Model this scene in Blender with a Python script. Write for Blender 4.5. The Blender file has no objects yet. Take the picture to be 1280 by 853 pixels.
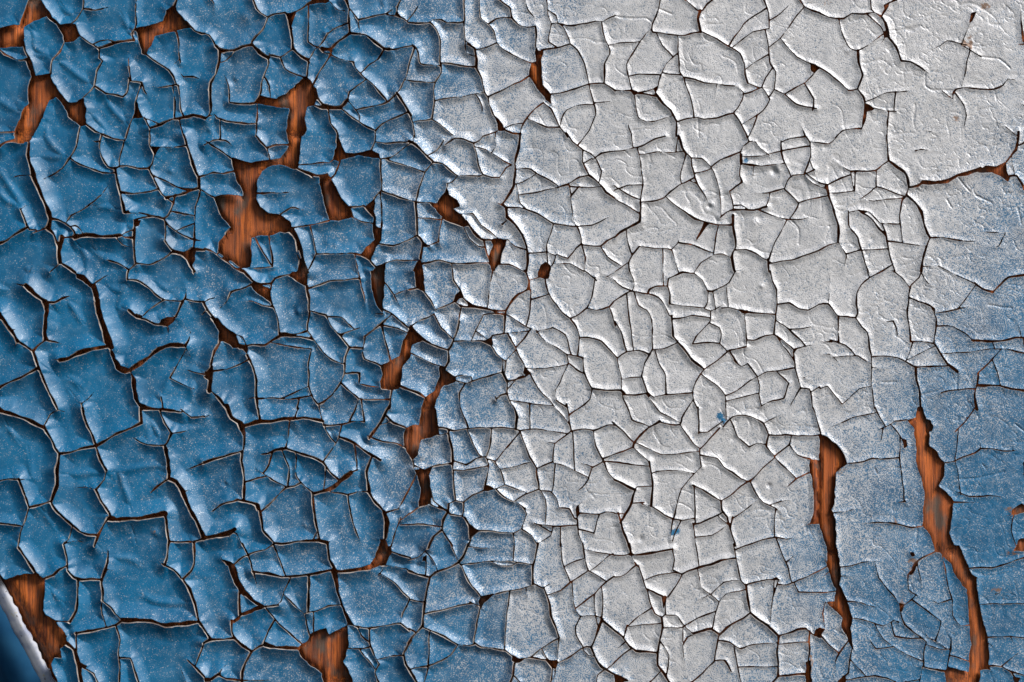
import bpy, math, random
import numpy as np

# ------------------------------------------------------------------ camera, sky, sun, exposure
sc = bpy.context.scene
S = 0.00025                      # metres for one unit of the crack plan (1280 x 853 units = 32 x 21 cm of board)
LENS, DIST = 100.0, 1280 * S * 100.0 / 36.0
cam_d = bpy.data.cameras.new("camera")
cam = bpy.data.objects.new("camera", cam_d)
sc.collection.objects.link(cam)
cam_d.lens = LENS
cam_d.sensor_width = 36.0
cam_d.clip_start = 0.01
cam_d.clip_end = 50.0
cam.location = (0.0, -DIST, 0.0)
cam.rotation_euler = (math.radians(90), 0, 0)
sc.camera = cam
cam_d.dof.use_dof = True
cam_d.dof.focus_distance = DIST - 4 * S
cam_d.dof.aperture_fstop = 2.0

SUN_EL, SUN_AZ = math.radians(38), math.radians(51)     # azimuth measured from the board's normal towards the right
sun_vec = (math.cos(SUN_EL) * math.sin(SUN_AZ), -math.cos(SUN_EL) * math.cos(SUN_AZ), math.sin(SUN_EL))
world = bpy.data.worlds.new("World")
sc.world = world
world.use_nodes = True
wn = world.node_tree
bg = wn.nodes["Background"]
sky = wn.nodes.new("ShaderNodeTexSky")
sky.sky_type = 'NISHITA'
sky.sun_disc = False
sky.sun_elevation = SUN_EL
sky.sun_rotation = math.atan2(sun_vec[0], sun_vec[1])
wn.links.new(sky.outputs[0], bg.inputs[0])
bg.inputs[1].default_value = 0.07
from mathutils import Vector
sun_d = bpy.data.lights.new("sun", 'SUN')
sun_d.energy = 4.3
sun_d.angle = math.radians(24.0)
sun_d.color = (1.0, 0.965, 0.93)
sun = bpy.data.objects.new("sun", sun_d)
sc.collection.objects.link(sun)
sun.rotation_euler = Vector(sun_vec).to_track_quat('Z', 'Y').to_euler()
sc.view_settings.view_transform = 'Standard'
sc.view_settings.look = 'None'
sc.view_settings.gamma = 1.0
sc.view_settings.exposure = 0.0

# the crack plan, read off region by region: T = region origin and scale, W = outline of bare wood, 0-1 = fold, 2-5 = crack from hairline to wide
PLAN = """
T 0 0 4.988
W 183,0 165,60 125,165 60,165 0,180 0,300 30,300 155,292 160,240 150,185 210,140 290,108 340,150 395,205 405,268 470,262 515,238 500,200 475,150 385,158 330,110 295,50 265,0
W 165,375 188,368 205,400 235,468 320,462 330,500 375,590 425,640 485,640 530,612 540,700 548,780 505,795 480,770 430,730 400,670 350,612 315,635 280,710 250,790 215,856 90,856 90,830 140,710 185,645 178,560 205,480 185,430
W 840,180 900,168 1015,132 1040,70 1100,40 1110,70 1165,135 1190,172 1150,180 1100,200 1040,210 965,235 940,300 922,348 885,340 880,280 860,200
W 855,620 870,680 905,740 830,745 840,690
3 0,310 40,340 110,375 165,377
3 155,270 165,320 190,370
3 408,268 385,320 335,378 325,420 325,462
1 205,180 215,240 215,290 260,330 320,355 335,378
1 205,350 260,350 305,370
1 355,385 410,405 480,460 560,520 585,545
3 515,240 575,280 622,312 622,365 645,385 605,450 590,540 530,605
2 590,270 630,255 680,250 725,258
4 622,298 680,285 740,268 845,255
2 855,0 850,70 855,150 845,185
1 755,80 780,120 800,165 820,200
3 845,185 825,215 845,258
3 525,0 520,60 475,130 455,160
3 520,60 560,65 600,72 640,62 690,45
1 375,20 410,60 450,85 490,95
4 1110,0 1095,45
3 1165,135 1215,195 1260,215 1280,215
2 805,350 810,420 805,500
3 835,425 820,512
3 595,545 660,585 720,595 775,608
2 775,608 795,580 805,510 820,512
3 820,512 885,520 900,570 935,620
2 940,540 1000,545 1090,535 1115,540
3 922,348 1000,400 1060,440 1090,480 1100,525 1130,545
3 1115,540 1125,620 1130,680 1150,725 1150,738
4 940,805 1010,780 1080,745 1180,735 1210,725 1280,745
2 890,525 862,590 855,630
3 830,745 810,800 795,853
3 905,740 925,780 940,805
2 905,745 950,755 1000,785
1 665,590 690,660 760,740 800,770 815,790
1 545,700 600,740 650,810 660,840
3 548,785 600,825 655,850
2 1120,755 1140,830 1150,853
1 0,630 60,670 140,700
2 0,830 80,825
1 330,620 290,740 290,853
3 505,795 490,853
1 1105,200 1120,280 1120,370
1 1080,400 1150,390
1 1130,450 1150,485 1210,485 1280,510
1 1080,560 1090,640 1090,735
3 940,805 940,853
T 256 0 4.988
W 650,35 670,-5 775,-5 785,20 760,30 700,25
W 505,85 570,80 565,120 545,180 540,200 530,160 515,110
W 75,295 120,300 190,315 150,325 105,330
W 630,480 660,510 690,560 690,610 690,660 640,665 635,740 640,820 615,856 515,856 510,770 525,700 520,680 430,665 325,655 345,595 385,605 450,620 500,590 560,545 600,505
W 720,298 760,300 800,295 790,325 755,325
W 1180,105 1200,70 1220,110
2 40,0 62,30 68,100
3 300,0 325,60 350,90 400,115
3 400,115 440,95 505,85
3 570,80 620,50 660,20
3 400,115 360,190 300,265 300,290
3 0,212 30,225 75,295
4 75,295 110,320 190,320 240,300 300,290
4 95,325 95,370 70,470 40,520 35,600 40,700 20,735 0,745
2 110,395 120,385 175,345 190,320
3 300,290 335,340 395,375 395,420 375,475 355,520 360,580
3 155,640 200,645 250,655 315,650 350,590
1 115,460 150,540 155,620 155,690
0 165,420 150,480
3 505,85 530,170 545,250 548,310
3 400,350 470,362 520,330 555,310
2 300,280 350,330 400,370
1 405,310 405,370
3 548,310 600,360 640,380 650,390
3 640,380 640,420 630,485
1 470,380 500,430 560,465 620,485
1 375,480 405,540 415,600
3 545,180 550,260 560,310 600,350 650,370
2 650,370 690,310 715,295
4 800,295 840,260 905,215
2 785,20 830,65 870,70 900,80
4 885,0 905,60 900,130 905,210
1 650,60 650,150 650,270 700,290
2 895,145 850,165 800,190 765,215
1 720,290 770,215
3 905,50 940,100 960,130
2 960,130 960,175 975,205
4 905,212 960,215 1010,225 1060,265 1120,308 1150,310
3 1150,310 1200,310 1280,312
3 960,130 1030,108 1120,95
2 1120,95 1160,105 1210,110 1250,120 1280,145
3 1225,0 1205,40 1200,70
2 1200,30 1165,70 1125,95
2 780,340 850,375 925,390
3 925,390 940,430 1000,490 1060,540 1120,610 1130,625 1140,640
1 1120,315 1080,370 1030,410
3 1280,400 1260,480 1225,555 1195,590 1150,635 1100,660 1050,668
3 650,385 640,430 635,485
2 715,300 740,330 780,340 790,320
1 780,345 740,420 700,490
4 690,560 700,610 740,655 800,670 850,670 890,625
3 890,625 905,580 930,560
2 690,610 735,660
4 690,665 740,675 850,680
2 890,630 930,670 965,720 965,760
3 850,680 900,720 960,765 1010,795 1065,820
3 1065,820 1100,780 1200,735
2 1065,820 1065,853
4 1205,590 1240,640 1270,700 1280,730
1 330,660 330,780 320,853
3 75,740 130,755 200,772 310,775 325,775
1 100,750 95,853
3 770,680 790,770 820,815 830,853
2 20,735 60,720 80,740
T 512 0 4.988
W 785,280 800,310 835,315 820,370 825,450 835,530 880,590 890,660 850,625 800,560 745,475 740,440 755,395 785,390 775,330
W 520,720 560,750 600,815 550,820 540,780
3 0,155 60,152 130,150
3 340,0 340,140
3 230,155 300,150 340,140
2 110,145 150,128 200,130 240,155
1 60,30 30,80 0,120
3 130,150 170,190 190,240 192,300 190,380 195,400
3 0,270 40,310 60,370 75,405 130,408
3 195,400 195,460 160,518 150,570 155,640 135,745
1 20,510 100,515
2 100,515 160,518
3 20,770 80,755 135,745
2 135,745 170,770 210,800
3 0,700 20,770 30,853
2 340,140 345,250 360,330 385,370
3 195,392 260,400 320,412 410,425
4 375,270 410,310 420,380 412,430
3 420,318 480,300 545,270
2 345,140 345,250 375,290
2 435,0 435,30 440,110 480,150 525,200 545,270
1 500,150 540,125 600,115 640,120
2 545,270 580,310 640,350 690,370
3 560,10 610,40 630,60 640,120 690,165 740,175 780,170
1 720,0 740,60 790,120
4 780,170 790,230 785,290
2 850,0 860,90 880,150
3 820,318 880,308 960,290 1000,282
2 880,150 870,220 870,260
1 870,260 920,300
3 880,150 920,148 980,162 1060,155 1110,150 1160,135 1205,140 1280,100
1 870,60 910,100 920,140
2 920,148 960,180 990,250 1000,282
3 1195,140 1205,200 1240,290 1245,340 1215,400 1212,520
2 1245,340 1280,340
1 1000,282 1050,320 1085,390 1105,460 1120,520
3 910,585 980,570 1060,545 1120,525 1180,520 1212,522 1250,545 1280,565
1 1120,520 1135,600 1150,660
1 1150,640 1280,630
2 1150,655 1060,660 980,690 950,740 935,795
1 1150,655 1160,720 1120,810 1090,850
3 835,640 880,680 905,730 935,795
3 835,645 780,680 735,730 700,790 690,835
3 780,765 850,795 935,795
3 935,795 990,850
3 740,480 690,510 600,555 500,598
3 415,425 450,490 470,580 495,610 500,660 520,720
2 215,625 300,610 400,590 470,578
1 410,600 450,660 450,720
1 540,830 470,853
4 600,815 640,830 690,835
2 600,800 650,780 700,765
0 240,853 300,825 390,820
T 768 0 4.988
4 535,75 520,120 528,165 535,203
W 100,565 140,575 150,585 120,600 100,580
W 235,565 265,540 255,590
W 1210,385 1245,400 1280,425 1240,450 1220,440
0 0,100 50,110 130,115 200,115 230,150
3 285,0 275,60 240,150 235,185
2 235,185 200,210 160,262 100,268 0,278
3 235,185 240,205 300,210 390,220 440,222 500,208 545,200
3 520,70 550,70 580,30 610,0
2 520,70 480,30 440,0
0 290,60 360,90
3 545,200 610,235 680,275 730,305 780,340 810,400 815,470 830,520
3 390,220 400,330 405,400
2 400,330 370,355 320,400 290,470
1 360,350 300,290 260,220
2 405,400 405,450 430,488
1 160,262 100,350 75,400 80,460 100,540 110,565
1 85,480 150,465 250,470 290,470
3 0,568 60,568 110,572
3 150,580 200,575 250,560
3 290,470 275,510 258,560
4 250,590 300,645 350,690 380,750
3 160,610 250,615
3 380,755 385,800 400,853
2 125,600 135,690 150,740 200,765 260,755 310,740
1 100,740 90,790 105,850
1 310,853 350,830
3 390,765 450,745 510,735 560,748 640,735 745,710
3 430,488 500,500 560,520 640,528
2 640,528 700,535 770,535
2 640,530 625,620
2 770,535 805,580 800,630 755,690
1 425,490 470,600 490,690 495,735
1 430,465 370,465
3 805,590 850,575 915,545
2 830,520 900,545
1 915,545 940,480 975,430
2 730,305 800,250 860,200 920,190 970,180
1 940,190 960,300
2 960,300 1030,240 1100,150 1180,50
2 960,340 920,365 870,400
1 960,300 970,400 1000,450 990,560 960,610
3 755,690 745,710 780,760 820,853
2 915,545 970,620 930,690 880,725
1 870,790 850,853
2 990,560 1060,590
3 1060,590 1120,550 1190,515 1260,440
3 1060,595 1130,650 1230,690
1 1180,520 1240,620 1260,690
3 1150,0 1180,45 1230,70 1280,90
2 1030,240 1070,290 1140,360 1210,400
1 930,0 960,80 965,180
1 770,200 800,150 860,110
1 1100,20 1040,80 970,130
2 1160,760 1190,853
0 520,750 525,853
T 1024 0 4.988
W 375,100 400,60 400,30 435,10 425,50 390,95
W 400,200 435,200 440,235 410,240
W 290,640 350,675 330,690 295,700
W 945,80 985,75 960,130 940,150
4 1258,50 1256,150 1268,235 1285,255
3 0,85 60,115 150,122 200,90 280,90 340,80 375,100
2 315,0 320,60 345,85
2 435,15 480,10
4 380,105 410,150 435,235 480,300 510,380
2 400,210 380,170 300,120
2 410,240 370,300
2 340,255 290,290 240,318 190,305 165,270 130,180 120,130
2 170,275 110,300
4 245,320 245,390 265,470 240,555
3 0,425 60,465 130,520 180,565 240,555
3 240,555 275,600 285,640 280,720 265,800
2 350,675 400,695 465,700
3 295,700 285,760 265,805
3 265,808 200,805 145,815 110,853
2 270,815 300,850
3 510,380 570,390 620,420 660,445
2 510,380 490,430
0 660,445 665,540 700,560
2 370,600 420,580 480,572 590,575
1 480,580 480,700
3 425,770 420,853
2 700,300 760,285 800,255 860,270 900,290
2 940,150 900,250
2 920,280 1000,360
2 900,490 915,440 925,370
3 830,590 850,560 910,550 1000,562 1090,560 1140,535 1175,495 1250,500
2 830,590 830,620 770,600
2 870,620 900,660 915,720 905,780 930,820
0 730,570 830,560
1 710,680 770,715
0 600,650 590,740
2 650,810 700,820 760,825
2 1090,750 1150,785 1240,825
3 1235,630 1280,660
0 1010,360 1120,370 1190,430
2 1210,285 1280,275
T 0 170 5
W 90,-5 215,-5 200,30 185,50 150,40 100,35
W 955,68 1015,72 1000,95 985,130 965,100
W 840,530 890,528 870,560 850,585
W 1240,260 1255,260 1255,340 1235,330
W 1165,735 1235,705 1220,760 1205,830 1185,790
4 0,70 40,45 90,35 150,45
5 185,40 185,120 205,200 225,270 265,360 300,450 320,520
2 80,262 130,252 205,255
3 490,0 480,70 440,145
3 440,145 400,200 340,240 270,278
1 290,0 340,70 420,135
1 210,130 300,130 420,140
3 440,145 500,180 570,205 650,232 720,240
3 640,0 630,60 640,130 680,195 720,215
2 560,25 600,40 635,40
3 660,0 720,20 780,30
2 790,20 770,70 750,150 750,195
1 840,10 930,20
3 940,0 940,60 970,120 955,180 930,205
3 720,210 750,195 800,190 870,205 930,205
4 725,210 740,290 760,380 780,480 800,510
3 760,350 840,362 920,352 980,345
3 935,205 950,240 975,300 1020,370 1065,410
2 945,0 950,60
2 1010,75 1080,75 1150,70
4 1150,0 1185,90 1210,180 1245,260
4 1060,375 1130,375 1190,350 1245,335
1 975,240 1060,290 1150,335 1230,340
3 1105,395 1075,450 1055,500 1030,520
2 860,465 920,475
2 800,480 870,485 930,495 1000,505 1035,515
3 840,530 900,515 960,505 1030,520
3 1030,520 1060,560 1110,600
1 1085,480 1160,490 1230,500
1 1250,360 1225,460 1220,560 1210,680
1 1110,590 1170,570 1220,545
1 1110,600 1160,630 1210,650 1280,660
4 1040,660 1080,715 1150,735 1200,710 1280,705
3 1040,530 1045,600 1040,660
3 1070,735 1000,780 930,805 860,800
4 850,580 845,660 850,760 850,800
3 855,800 810,835 800,850
3 1070,735 1130,745 1170,770 1210,850
3 780,600 790,610 835,585
3 690,300 650,350 590,415 530,455 450,500 420,545
4 320,520 370,525 420,550 470,600 480,630
2 445,565 480,563 510,585 535,610
5 475,632 550,622 660,632 760,622
3 760,622 790,635 840,640
3 390,640 430,635 475,632
1 570,455 640,445 720,455 770,470
4 300,580 340,620 365,690 370,760 385,800
5 320,520 310,570
5 385,640 375,720 385,790
4 385,795 430,825 480,850
3 315,850 350,825 385,795
3 230,590 280,580 310,570
4 0,680 50,660 100,620 165,580
1 0,220 60,310 110,390 130,460
1 0,360 50,410 110,450
3 130,460 160,520 185,590 210,610
2 130,465 160,440 200,435
2 160,685 230,690
3 165,850 210,810
2 730,650 770,680 835,705
1 460,650 510,700 550,770 560,850
1 580,700 640,760 700,800
2 670,765 740,800 790,820
T 256 170 5
W 165,140 230,150 290,170 400,155 480,140 525,60 515,-5 615,-5 595,80 595,150 585,210 540,200 470,180 400,195 360,225 330,280 325,400 350,450 400,485 450,490 500,505 535,540 550,580 545,610 470,605 410,625 290,640 290,760 285,825 240,830 170,790 80,725 90,670 160,580 100,490 55,380 150,372 240,372 225,320 185,230
W 835,-5 845,30 870,80 880,110 950,115 1040,90 1090,120 1100,155 1050,140 980,125 920,140 850,160 800,150 820,80
W 720,255 770,245 800,280 850,380 910,445 925,515 850,530 785,530 750,430 715,300
W 1010,430 1065,390 1065,470 1070,560 1110,590 1105,650 1060,720 1040,780 975,740 1010,690 1055,650 1055,510 1000,445
W 595,770 610,800 640,850 575,850
W 1070,820 1135,800 1135,850 1050,850
3 0,30 60,30 130,30 180,70
1 0,60 80,80 160,130
3 0,260 60,235 120,240 165,225
3 310,0 350,40 390,80 410,140
3 395,75 450,62 525,60
4 585,205 640,235 700,250 770,245
2 690,175 750,170 780,170
2 760,205 780,170 800,155
2 645,250 690,280 715,290
1 360,360 450,360 560,345
1 850,180 820,240 795,270
3 825,0 835,45
3 1065,0 1065,40 1050,80
3 1070,40 1130,50 1200,42 1280,35
2 1125,145 1170,130 1220,100 1280,80
2 1235,180 1280,195
3 1100,155 1105,230 1105,340
3 1105,345 1160,370 1250,395
3 1105,345 1070,390
1 1105,350 1105,480 1110,580
3 480,470 540,450 580,460 640,465
3 580,580 660,560 780,535
3 925,440 1000,435
2 995,440 1050,500
3 910,450 925,515
2 930,520 980,540 1040,550
2 660,560 680,640 700,720
3 690,740 760,740 850,738 920,735 975,745
3 540,605 575,650 580,740 600,780
5 545,590 590,660 620,780 640,850
1 320,650 370,740 440,830
1 410,640 420,740 430,820
2 285,830 350,825 400,840
3 0,715 60,730 130,780 190,825 240,840
2 0,350 55,370
2 160,580 140,620
3 1110,690 1180,690 1240,670 1280,655
3 975,745 1030,770 1065,815
2 1135,800 1200,780 1280,780
1 700,740 650,850
T 512 170 5
W 235,320 245,370 300,405 320,450 285,460 310,485 345,520 375,570 320,565 260,540 200,510 160,460 130,430 170,415 200,370
W 500,650 560,640 610,645 590,700 565,790 530,850 510,850 490,760 520,690
W 20,850 40,790 70,765 85,850
W 800,850 820,805 850,785 890,815 885,850
2 40,0 30,40
4 0,45 40,60 90,110 150,155
2 120,115 170,90 220,60
3 205,35 280,15 340,25 400,45 440,30 460,5 500,0
3 405,50 420,100 430,180 450,230 465,250
2 425,60 480,85 520,110 580,155 640,185
2 510,110 540,60 560,0
3 465,250 510,265 580,270
3 145,165 210,175 260,220 300,250 370,250
2 300,250 270,290 240,300
2 410,270 465,245
3 150,165 100,220 60,320 40,415
3 40,415 90,420 150,430
3 225,270 235,320
4 35,420 45,520 50,620
3 0,655 50,630 90,670 130,690
4 60,630 85,670 75,765
2 55,510 110,520 190,520
3 200,510 190,600 185,660
2 130,660 210,660
3 200,510 260,545 320,570
4 350,540 400,600 450,650 490,660
2 330,580 370,640 430,690 470,700
2 330,480 400,490 450,560 500,600
3 460,650 470,700 490,770
1 80,690 130,690
3 130,790 190,780 260,795 330,800 400,798
4 700,0 680,80 660,180 655,310 610,380 580,425
2 560,270 600,200 640,185
3 660,210 710,205 760,210 820,250 870,275 920,285
2 655,300 710,295 760,260
3 960,0 1020,40 1080,85 1080,160 1120,240
3 1120,245 1060,260 1010,295 920,318
2 1110,160 1145,150
3 1140,140 1200,110 1280,95
1 1080,85 1130,110 1160,140
1 1160,140 1200,220 1200,280
4 1120,245 1160,275 1205,320 1230,360 1280,395
1 1000,310 1120,325 1200,320
2 1000,320 1010,400 1025,500 1040,565
3 1060,330 1030,380
1 720,365 800,350 990,315
2 680,360 690,420 740,455
3 610,440 690,450 740,465 800,490 860,520 900,550
3 900,550 950,560 1040,568
2 520,410 560,425 590,435
4 580,430 605,450 605,510 660,560 700,620 730,700 740,780 745,850
2 605,530 570,550
1 615,645 660,690 720,715
3 900,550 880,610 860,680 855,730
2 760,730 850,725
3 550,800 620,805 680,830 730,845
2 560,570 600,530
2 855,725 900,750
2 865,790 850,740
3 910,750 920,740 990,765 1040,700 1065,680
3 1045,570 1070,640 1075,685 1120,690 1190,690 1230,660 1280,640
1 1075,690 1100,760 1110,810
2 1190,690 1230,760 1280,790
1 1040,565 1140,560 1220,520 1280,500
3 890,815 905,780 915,750
2 940,800 1000,800 1090,840
T 768 170 5
W 785,115 800,120 805,180 790,195 785,160
3 0,95 70,90 140,75 200,45 260,20 320,0
2 110,0 115,70
2 180,110 280,105 370,105 430,105
2 385,0 385,60 380,105
4 420,0 420,80 440,110
3 430,100 480,140 480,190 500,260
3 500,265 440,295 400,310 350,355 310,390 230,412 160,418
1 145,90 165,180 175,260 170,370 160,418
1 0,310 80,310 165,310
1 0,340 80,360 130,395
2 0,390 60,430 110,460
4 160,418 160,480 160,535 100,570 40,605 0,635
3 160,540 180,580 210,600
1 430,180 410,260 410,300
2 480,140 550,145 600,190 625,230 650,330 660,420 660,510
2 560,220 610,205
2 490,140 520,120
3 610,195 660,155 720,130 785,105
3 785,110 800,70 840,40 825,0
2 840,40 880,40 910,75 970,110
2 800,135 870,135 970,120
3 810,180 870,185 920,188 980,180 1040,182
1 1040,40 1045,110 1070,190 1090,250
1 1040,30 1100,15 1180,15
1 980,110 1090,90 1180,70
3 1190,0 1220,45 1225,130 1190,220 1185,240
3 1060,330 1080,280 1110,250 1180,245 1245,235
2 1225,150 1245,210
3 720,350 760,320 800,295 785,250 790,190
1 870,190 860,310
3 880,362 960,355 1000,345 1060,335
2 970,350 965,400 950,450
4 740,465 800,460 870,465 950,445
2 745,440 790,430 840,440
3 500,265 520,310 560,360 590,420
2 470,300 520,305
2 330,395 400,450 460,490 520,520 570,540 650,560
1 720,350 735,400 740,460
3 660,515 700,480 740,465
3 430,470 500,520 570,540 640,555 720,580
4 725,490 740,560 750,620 755,690 740,730 735,770 745,840 750,850
1 645,570 630,640 620,740
2 740,500 730,560
2 150,690 240,700 310,705 360,712
2 360,715 380,780 400,850
2 370,700 400,665 410,600
1 400,665 480,685 570,715
2 490,850 540,790 620,745 680,740 735,765
3 155,690 110,740 90,790 95,850
1 80,640 90,740
2 60,790 0,850
1 540,610 510,650 560,570
1 300,720 305,830
3 755,720 820,715 880,740 930,770 980,780
3 760,840 820,840
4 960,785 975,850
3 980,800 1040,785 1110,780 1180,755 1240,730 1280,715
1 1080,540 1020,640 990,700 970,760
1 960,490 1020,515 1090,522
1 1090,522 1160,520 1230,510
1 1095,520 1130,460 1150,420 1100,370 1060,340
1 1150,415 1220,395 1280,385
2 1180,245 1230,300 1280,345
1 1200,240 1260,290 1280,300
0 1100,530 1150,580 1150,680
T 1024 170 5
W 1000,205 1040,185 1110,190 1165,165 1170,220 1190,260 1175,290 1140,260 1080,230 1010,232 980,220
W 20,300 50,310 45,345 30,330
3 0,285 30,310
2 0,45 60,55 100,10
3 425,0 425,70 435,150
3 435,155 390,185 350,215 270,225 200,220
2 190,215 140,190 90,150
2 200,220 205,300 220,350
4 40,310 60,380 75,430 95,500 115,560 115,650
3 50,295 90,285 140,265
2 120,358 170,355 220,348
2 175,470 240,465
3 245,465 300,500 340,540 370,580 390,640
2 250,430 310,480 380,550 440,550
1 180,480 180,560 200,600
3 190,590 240,640 260,710 280,790 300,850
4 435,155 480,190 530,225 550,260 560,320
1 360,220 355,290 360,330
1 320,350 360,320 450,350
1 225,240 225,350
4 560,320 620,315 650,295
5 650,295 720,292 800,280 860,250 930,235 1010,215
3 560,320 545,370 520,390
4 560,370 600,420 640,480 655,560 670,610 690,640
4 690,640 665,700 645,770 635,830 635,850
3 690,640 760,638 850,650 920,660 1000,655
2 240,390 340,410 460,395
1 520,400 500,500 510,580
3 390,570 420,640 440,740 460,820 450,850
2 270,715 420,712
3 115,665 60,685 0,715
2 120,670 160,730 170,760
1 160,735 240,720
2 170,740 160,850
4 1230,0 1225,90 1165,165
3 1230,70 1280,40
4 1185,255 1230,255 1280,335
2 1215,130 1215,240
2 1000,598 1100,600 1200,602
2 600,95 640,90 740,90
1 610,80 605,130
2 1060,700 1120,690 1140,650
0 870,280 940,350
0 800,400 830,450
0 1240,450 1260,550
0 980,380 1080,420
1 520,670 610,680
1 640,820 760,815
T 0 340 5
W 1000,325 1015,300 1050,282 1100,280 1085,320 1060,350 1030,340
W 265,190 300,180 315,210 310,300 305,400 320,430 280,425 280,350 285,250
W 480,5 530,20 575,70 600,80 625,180 600,190 570,100 520,60 480,40
W 680,440 700,470 720,540 760,585 830,610 840,630 780,640 720,600 690,520
W 830,630 855,670 865,750 880,810 960,850 880,850 840,790 830,700
1 190,0 185,80
2 290,40 320,0
2 0,110 75,112
4 60,70 120,75 175,90
5 170,85 220,140 290,200
4 300,195 350,190 400,165 465,145
4 300,430 350,435 400,455
4 290,430 240,465 210,495
1 410,180 470,240 535,330
5 0,265 50,325 100,400 120,435
3 120,435 160,460 210,495
1 0,280 50,350 100,430
2 110,440 70,530
2 120,360 90,350
5 210,495 235,560 260,620
4 0,720 60,690 130,660 240,605
4 260,620 300,720 340,800 370,850
1 210,495 260,570 310,610
4 320,542 380,550
5 380,550 430,540 500,510 580,485 680,465
4 600,190 610,260 650,370 660,440 680,460
5 620,180 640,290 680,400 700,470
3 590,75 640,40 690,10
3 805,0 805,45
3 805,45 860,55 920,90 970,140 1030,180
1 800,55 750,120 650,90
1 790,70 745,225
1 745,225 830,245 900,275
2 910,275 960,220 1030,180 1115,172
4 805,270 860,280 920,300 970,325 1020,340
4 1100,280 1125,230 1145,190
3 1165,80 1165,160 1145,190
3 1165,175 1210,185 1255,190
2 1210,285 1250,275 1280,240
3 1055,350 1055,400
5 825,615 880,575 940,535 1000,480 1070,455 1165,460
4 1165,460 1185,420 1195,370
3 1165,470 1190,520 1215,550
2 960,450 1000,475
1 1150,490 1110,590 1065,650
3 1160,610 1210,625 1280,640
1 1080,660 1140,700 1200,725
1 1065,660 1040,730 1010,780
3 1225,705 1205,760 1205,800
1 420,660 480,690 520,735
3 450,830 510,825 560,790 600,745
3 525,830 525,850
1 440,740 470,780
4 0,845 60,848
2 1000,800 1030,830
1 960,60 1040,105 1100,100
2 1220,0 1240,60
T 256 340 5
W 285,80 300,60 350,75 410,110 430,190 380,175 320,135
W 520,30 550,0 645,-5 645,90 600,75 550,40
W 30,285 80,290 130,340 190,395 215,450 280,455 265,520 225,475 175,475 120,435 85,450 95,380
W 1035,-5 1130,-5 1120,90 1115,200 1120,265 1085,230 1055,160 1040,60
W 1280,345 1285,540 1240,600 1215,740 1100,730 1095,690 1110,640 1100,580 1150,565 1220,530 1240,430
W 0,620 45,595 40,680 0,655
W 840,385 870,390 860,405
3 0,190 30,170 75,160
4 0,195 20,240 60,280
4 240,0 300,55 350,75
3 350,75 420,75 445,45 480,30 530,15
3 420,70 420,110
3 95,230 140,190 170,130 230,110 285,85
3 230,185 300,185 360,210 420,225
3 420,190 440,240 460,300 470,400
4 640,90 655,160 650,245
2 650,10 710,8
3 720,80 780,60 860,52 960,45
2 960,0 970,60 1000,150 1010,250
3 650,245 700,255 760,270
3 760,270 790,330 830,380 865,420 905,470
3 860,385 920,365 1000,335
2 770,280 860,285 895,320
3 1120,310 1060,360 1000,405
3 1120,235 1160,260 1210,300
1 1130,60 1180,140 1220,220
2 1220,130 1280,115
3 1150,340 1200,350 1260,378
3 1110,270 1060,260
1 655,250 640,330 640,370
3 470,405 540,400 600,405 690,430
2 640,370 690,430 740,500 800,550 860,575
1 475,380 560,390 630,380
4 220,465 300,455 380,460 420,435 470,405
2 190,395 240,410 265,445
3 905,470 880,530 875,630 850,690 800,770 740,820 700,850
3 905,470 960,470
3 990,500 1000,540 1050,560 1090,590
2 990,500 1000,430 1000,405
1 1120,390 1140,470 1160,560
2 960,700 1030,710 1100,725
3 850,690 900,740 960,795
1 890,640 970,635 965,700
1 420,460 560,470 670,480
1 670,480 650,580 650,700 680,790 710,830
4 265,520 300,590 325,680 325,770 340,850
2 270,550 300,540
1 60,620 140,610 260,570
4 35,560 60,500 95,440
5 40,580 40,720
4 0,735 50,750 100,800 150,850
3 0,655 40,680
1 340,785 440,790 520,795 640,780
1 480,780 600,735
1 590,790 590,850
1 210,810 300,785
4 1170,740 1165,820 1150,850
2 960,795 1120,800
3 1110,735 1170,735 1215,740
1 940,850 960,800
T 512 340 5
W 30,-5 85,-5 100,100 105,130 60,110 40,100
W 270,190 280,150 325,115 335,155 310,170 290,195
W 800,-5 885,-5 875,45 840,45 805,35
W 0,345 20,345 80,410 90,430 20,455 0,530
W 185,595 215,595 230,620 290,655 290,690 220,710 200,740 165,800 160,850 70,850 90,790 155,740 190,650
W 450,430 520,405 525,455 480,445
W 705,640 715,595 745,620 755,630 720,650
3 0,115 40,105 90,120 130,170 165,235
3 165,240 220,215 275,195
2 330,170 380,210
1 270,0 280,60 310,110
2 510,60 500,130
3 330,160 390,205 450,220 520,240 600,245
3 310,210 380,220 450,230 590,260
4 600,240 640,180 680,140 740,110 745,60 720,0
2 750,40 810,40
2 750,50 760,130
2 285,200 350,225
3 740,110 770,110
3 850,50 860,120 900,190 950,250 1000,290
3 1000,290 1060,265 1110,225 1140,150 1170,60
1 1090,0 1160,40
3 1110,230 1170,240 1250,220 1280,185
3 1250,225 1265,280 1280,310
2 1195,10 1280,55
1 810,160 850,150
3 600,250 595,330 590,385
1 760,130 755,230 740,330
2 610,265 660,300 720,340 760,360
3 600,385 520,395 515,405
2 600,385 660,380
3 760,360 720,410 660,480
3 640,440 670,500 710,580 720,600
2 720,600 780,610 850,605 920,590 980,575
2 640,500 610,550
2 790,370 830,360 890,345
2 790,385 850,440 920,475 980,515
1 890,350 970,395 990,450
3 1000,290 1040,350 1060,410 1050,520
3 980,515 1040,525 1080,535
3 1055,415 1120,415 1200,435 1250,485 1280,520
3 1080,530 1085,620 1110,680 1140,730
4 1135,730 1190,735 1280,740
3 1140,735 1125,800 1060,850
2 980,520 990,570 970,620 940,690 910,740 915,800
3 915,805 980,825
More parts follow.
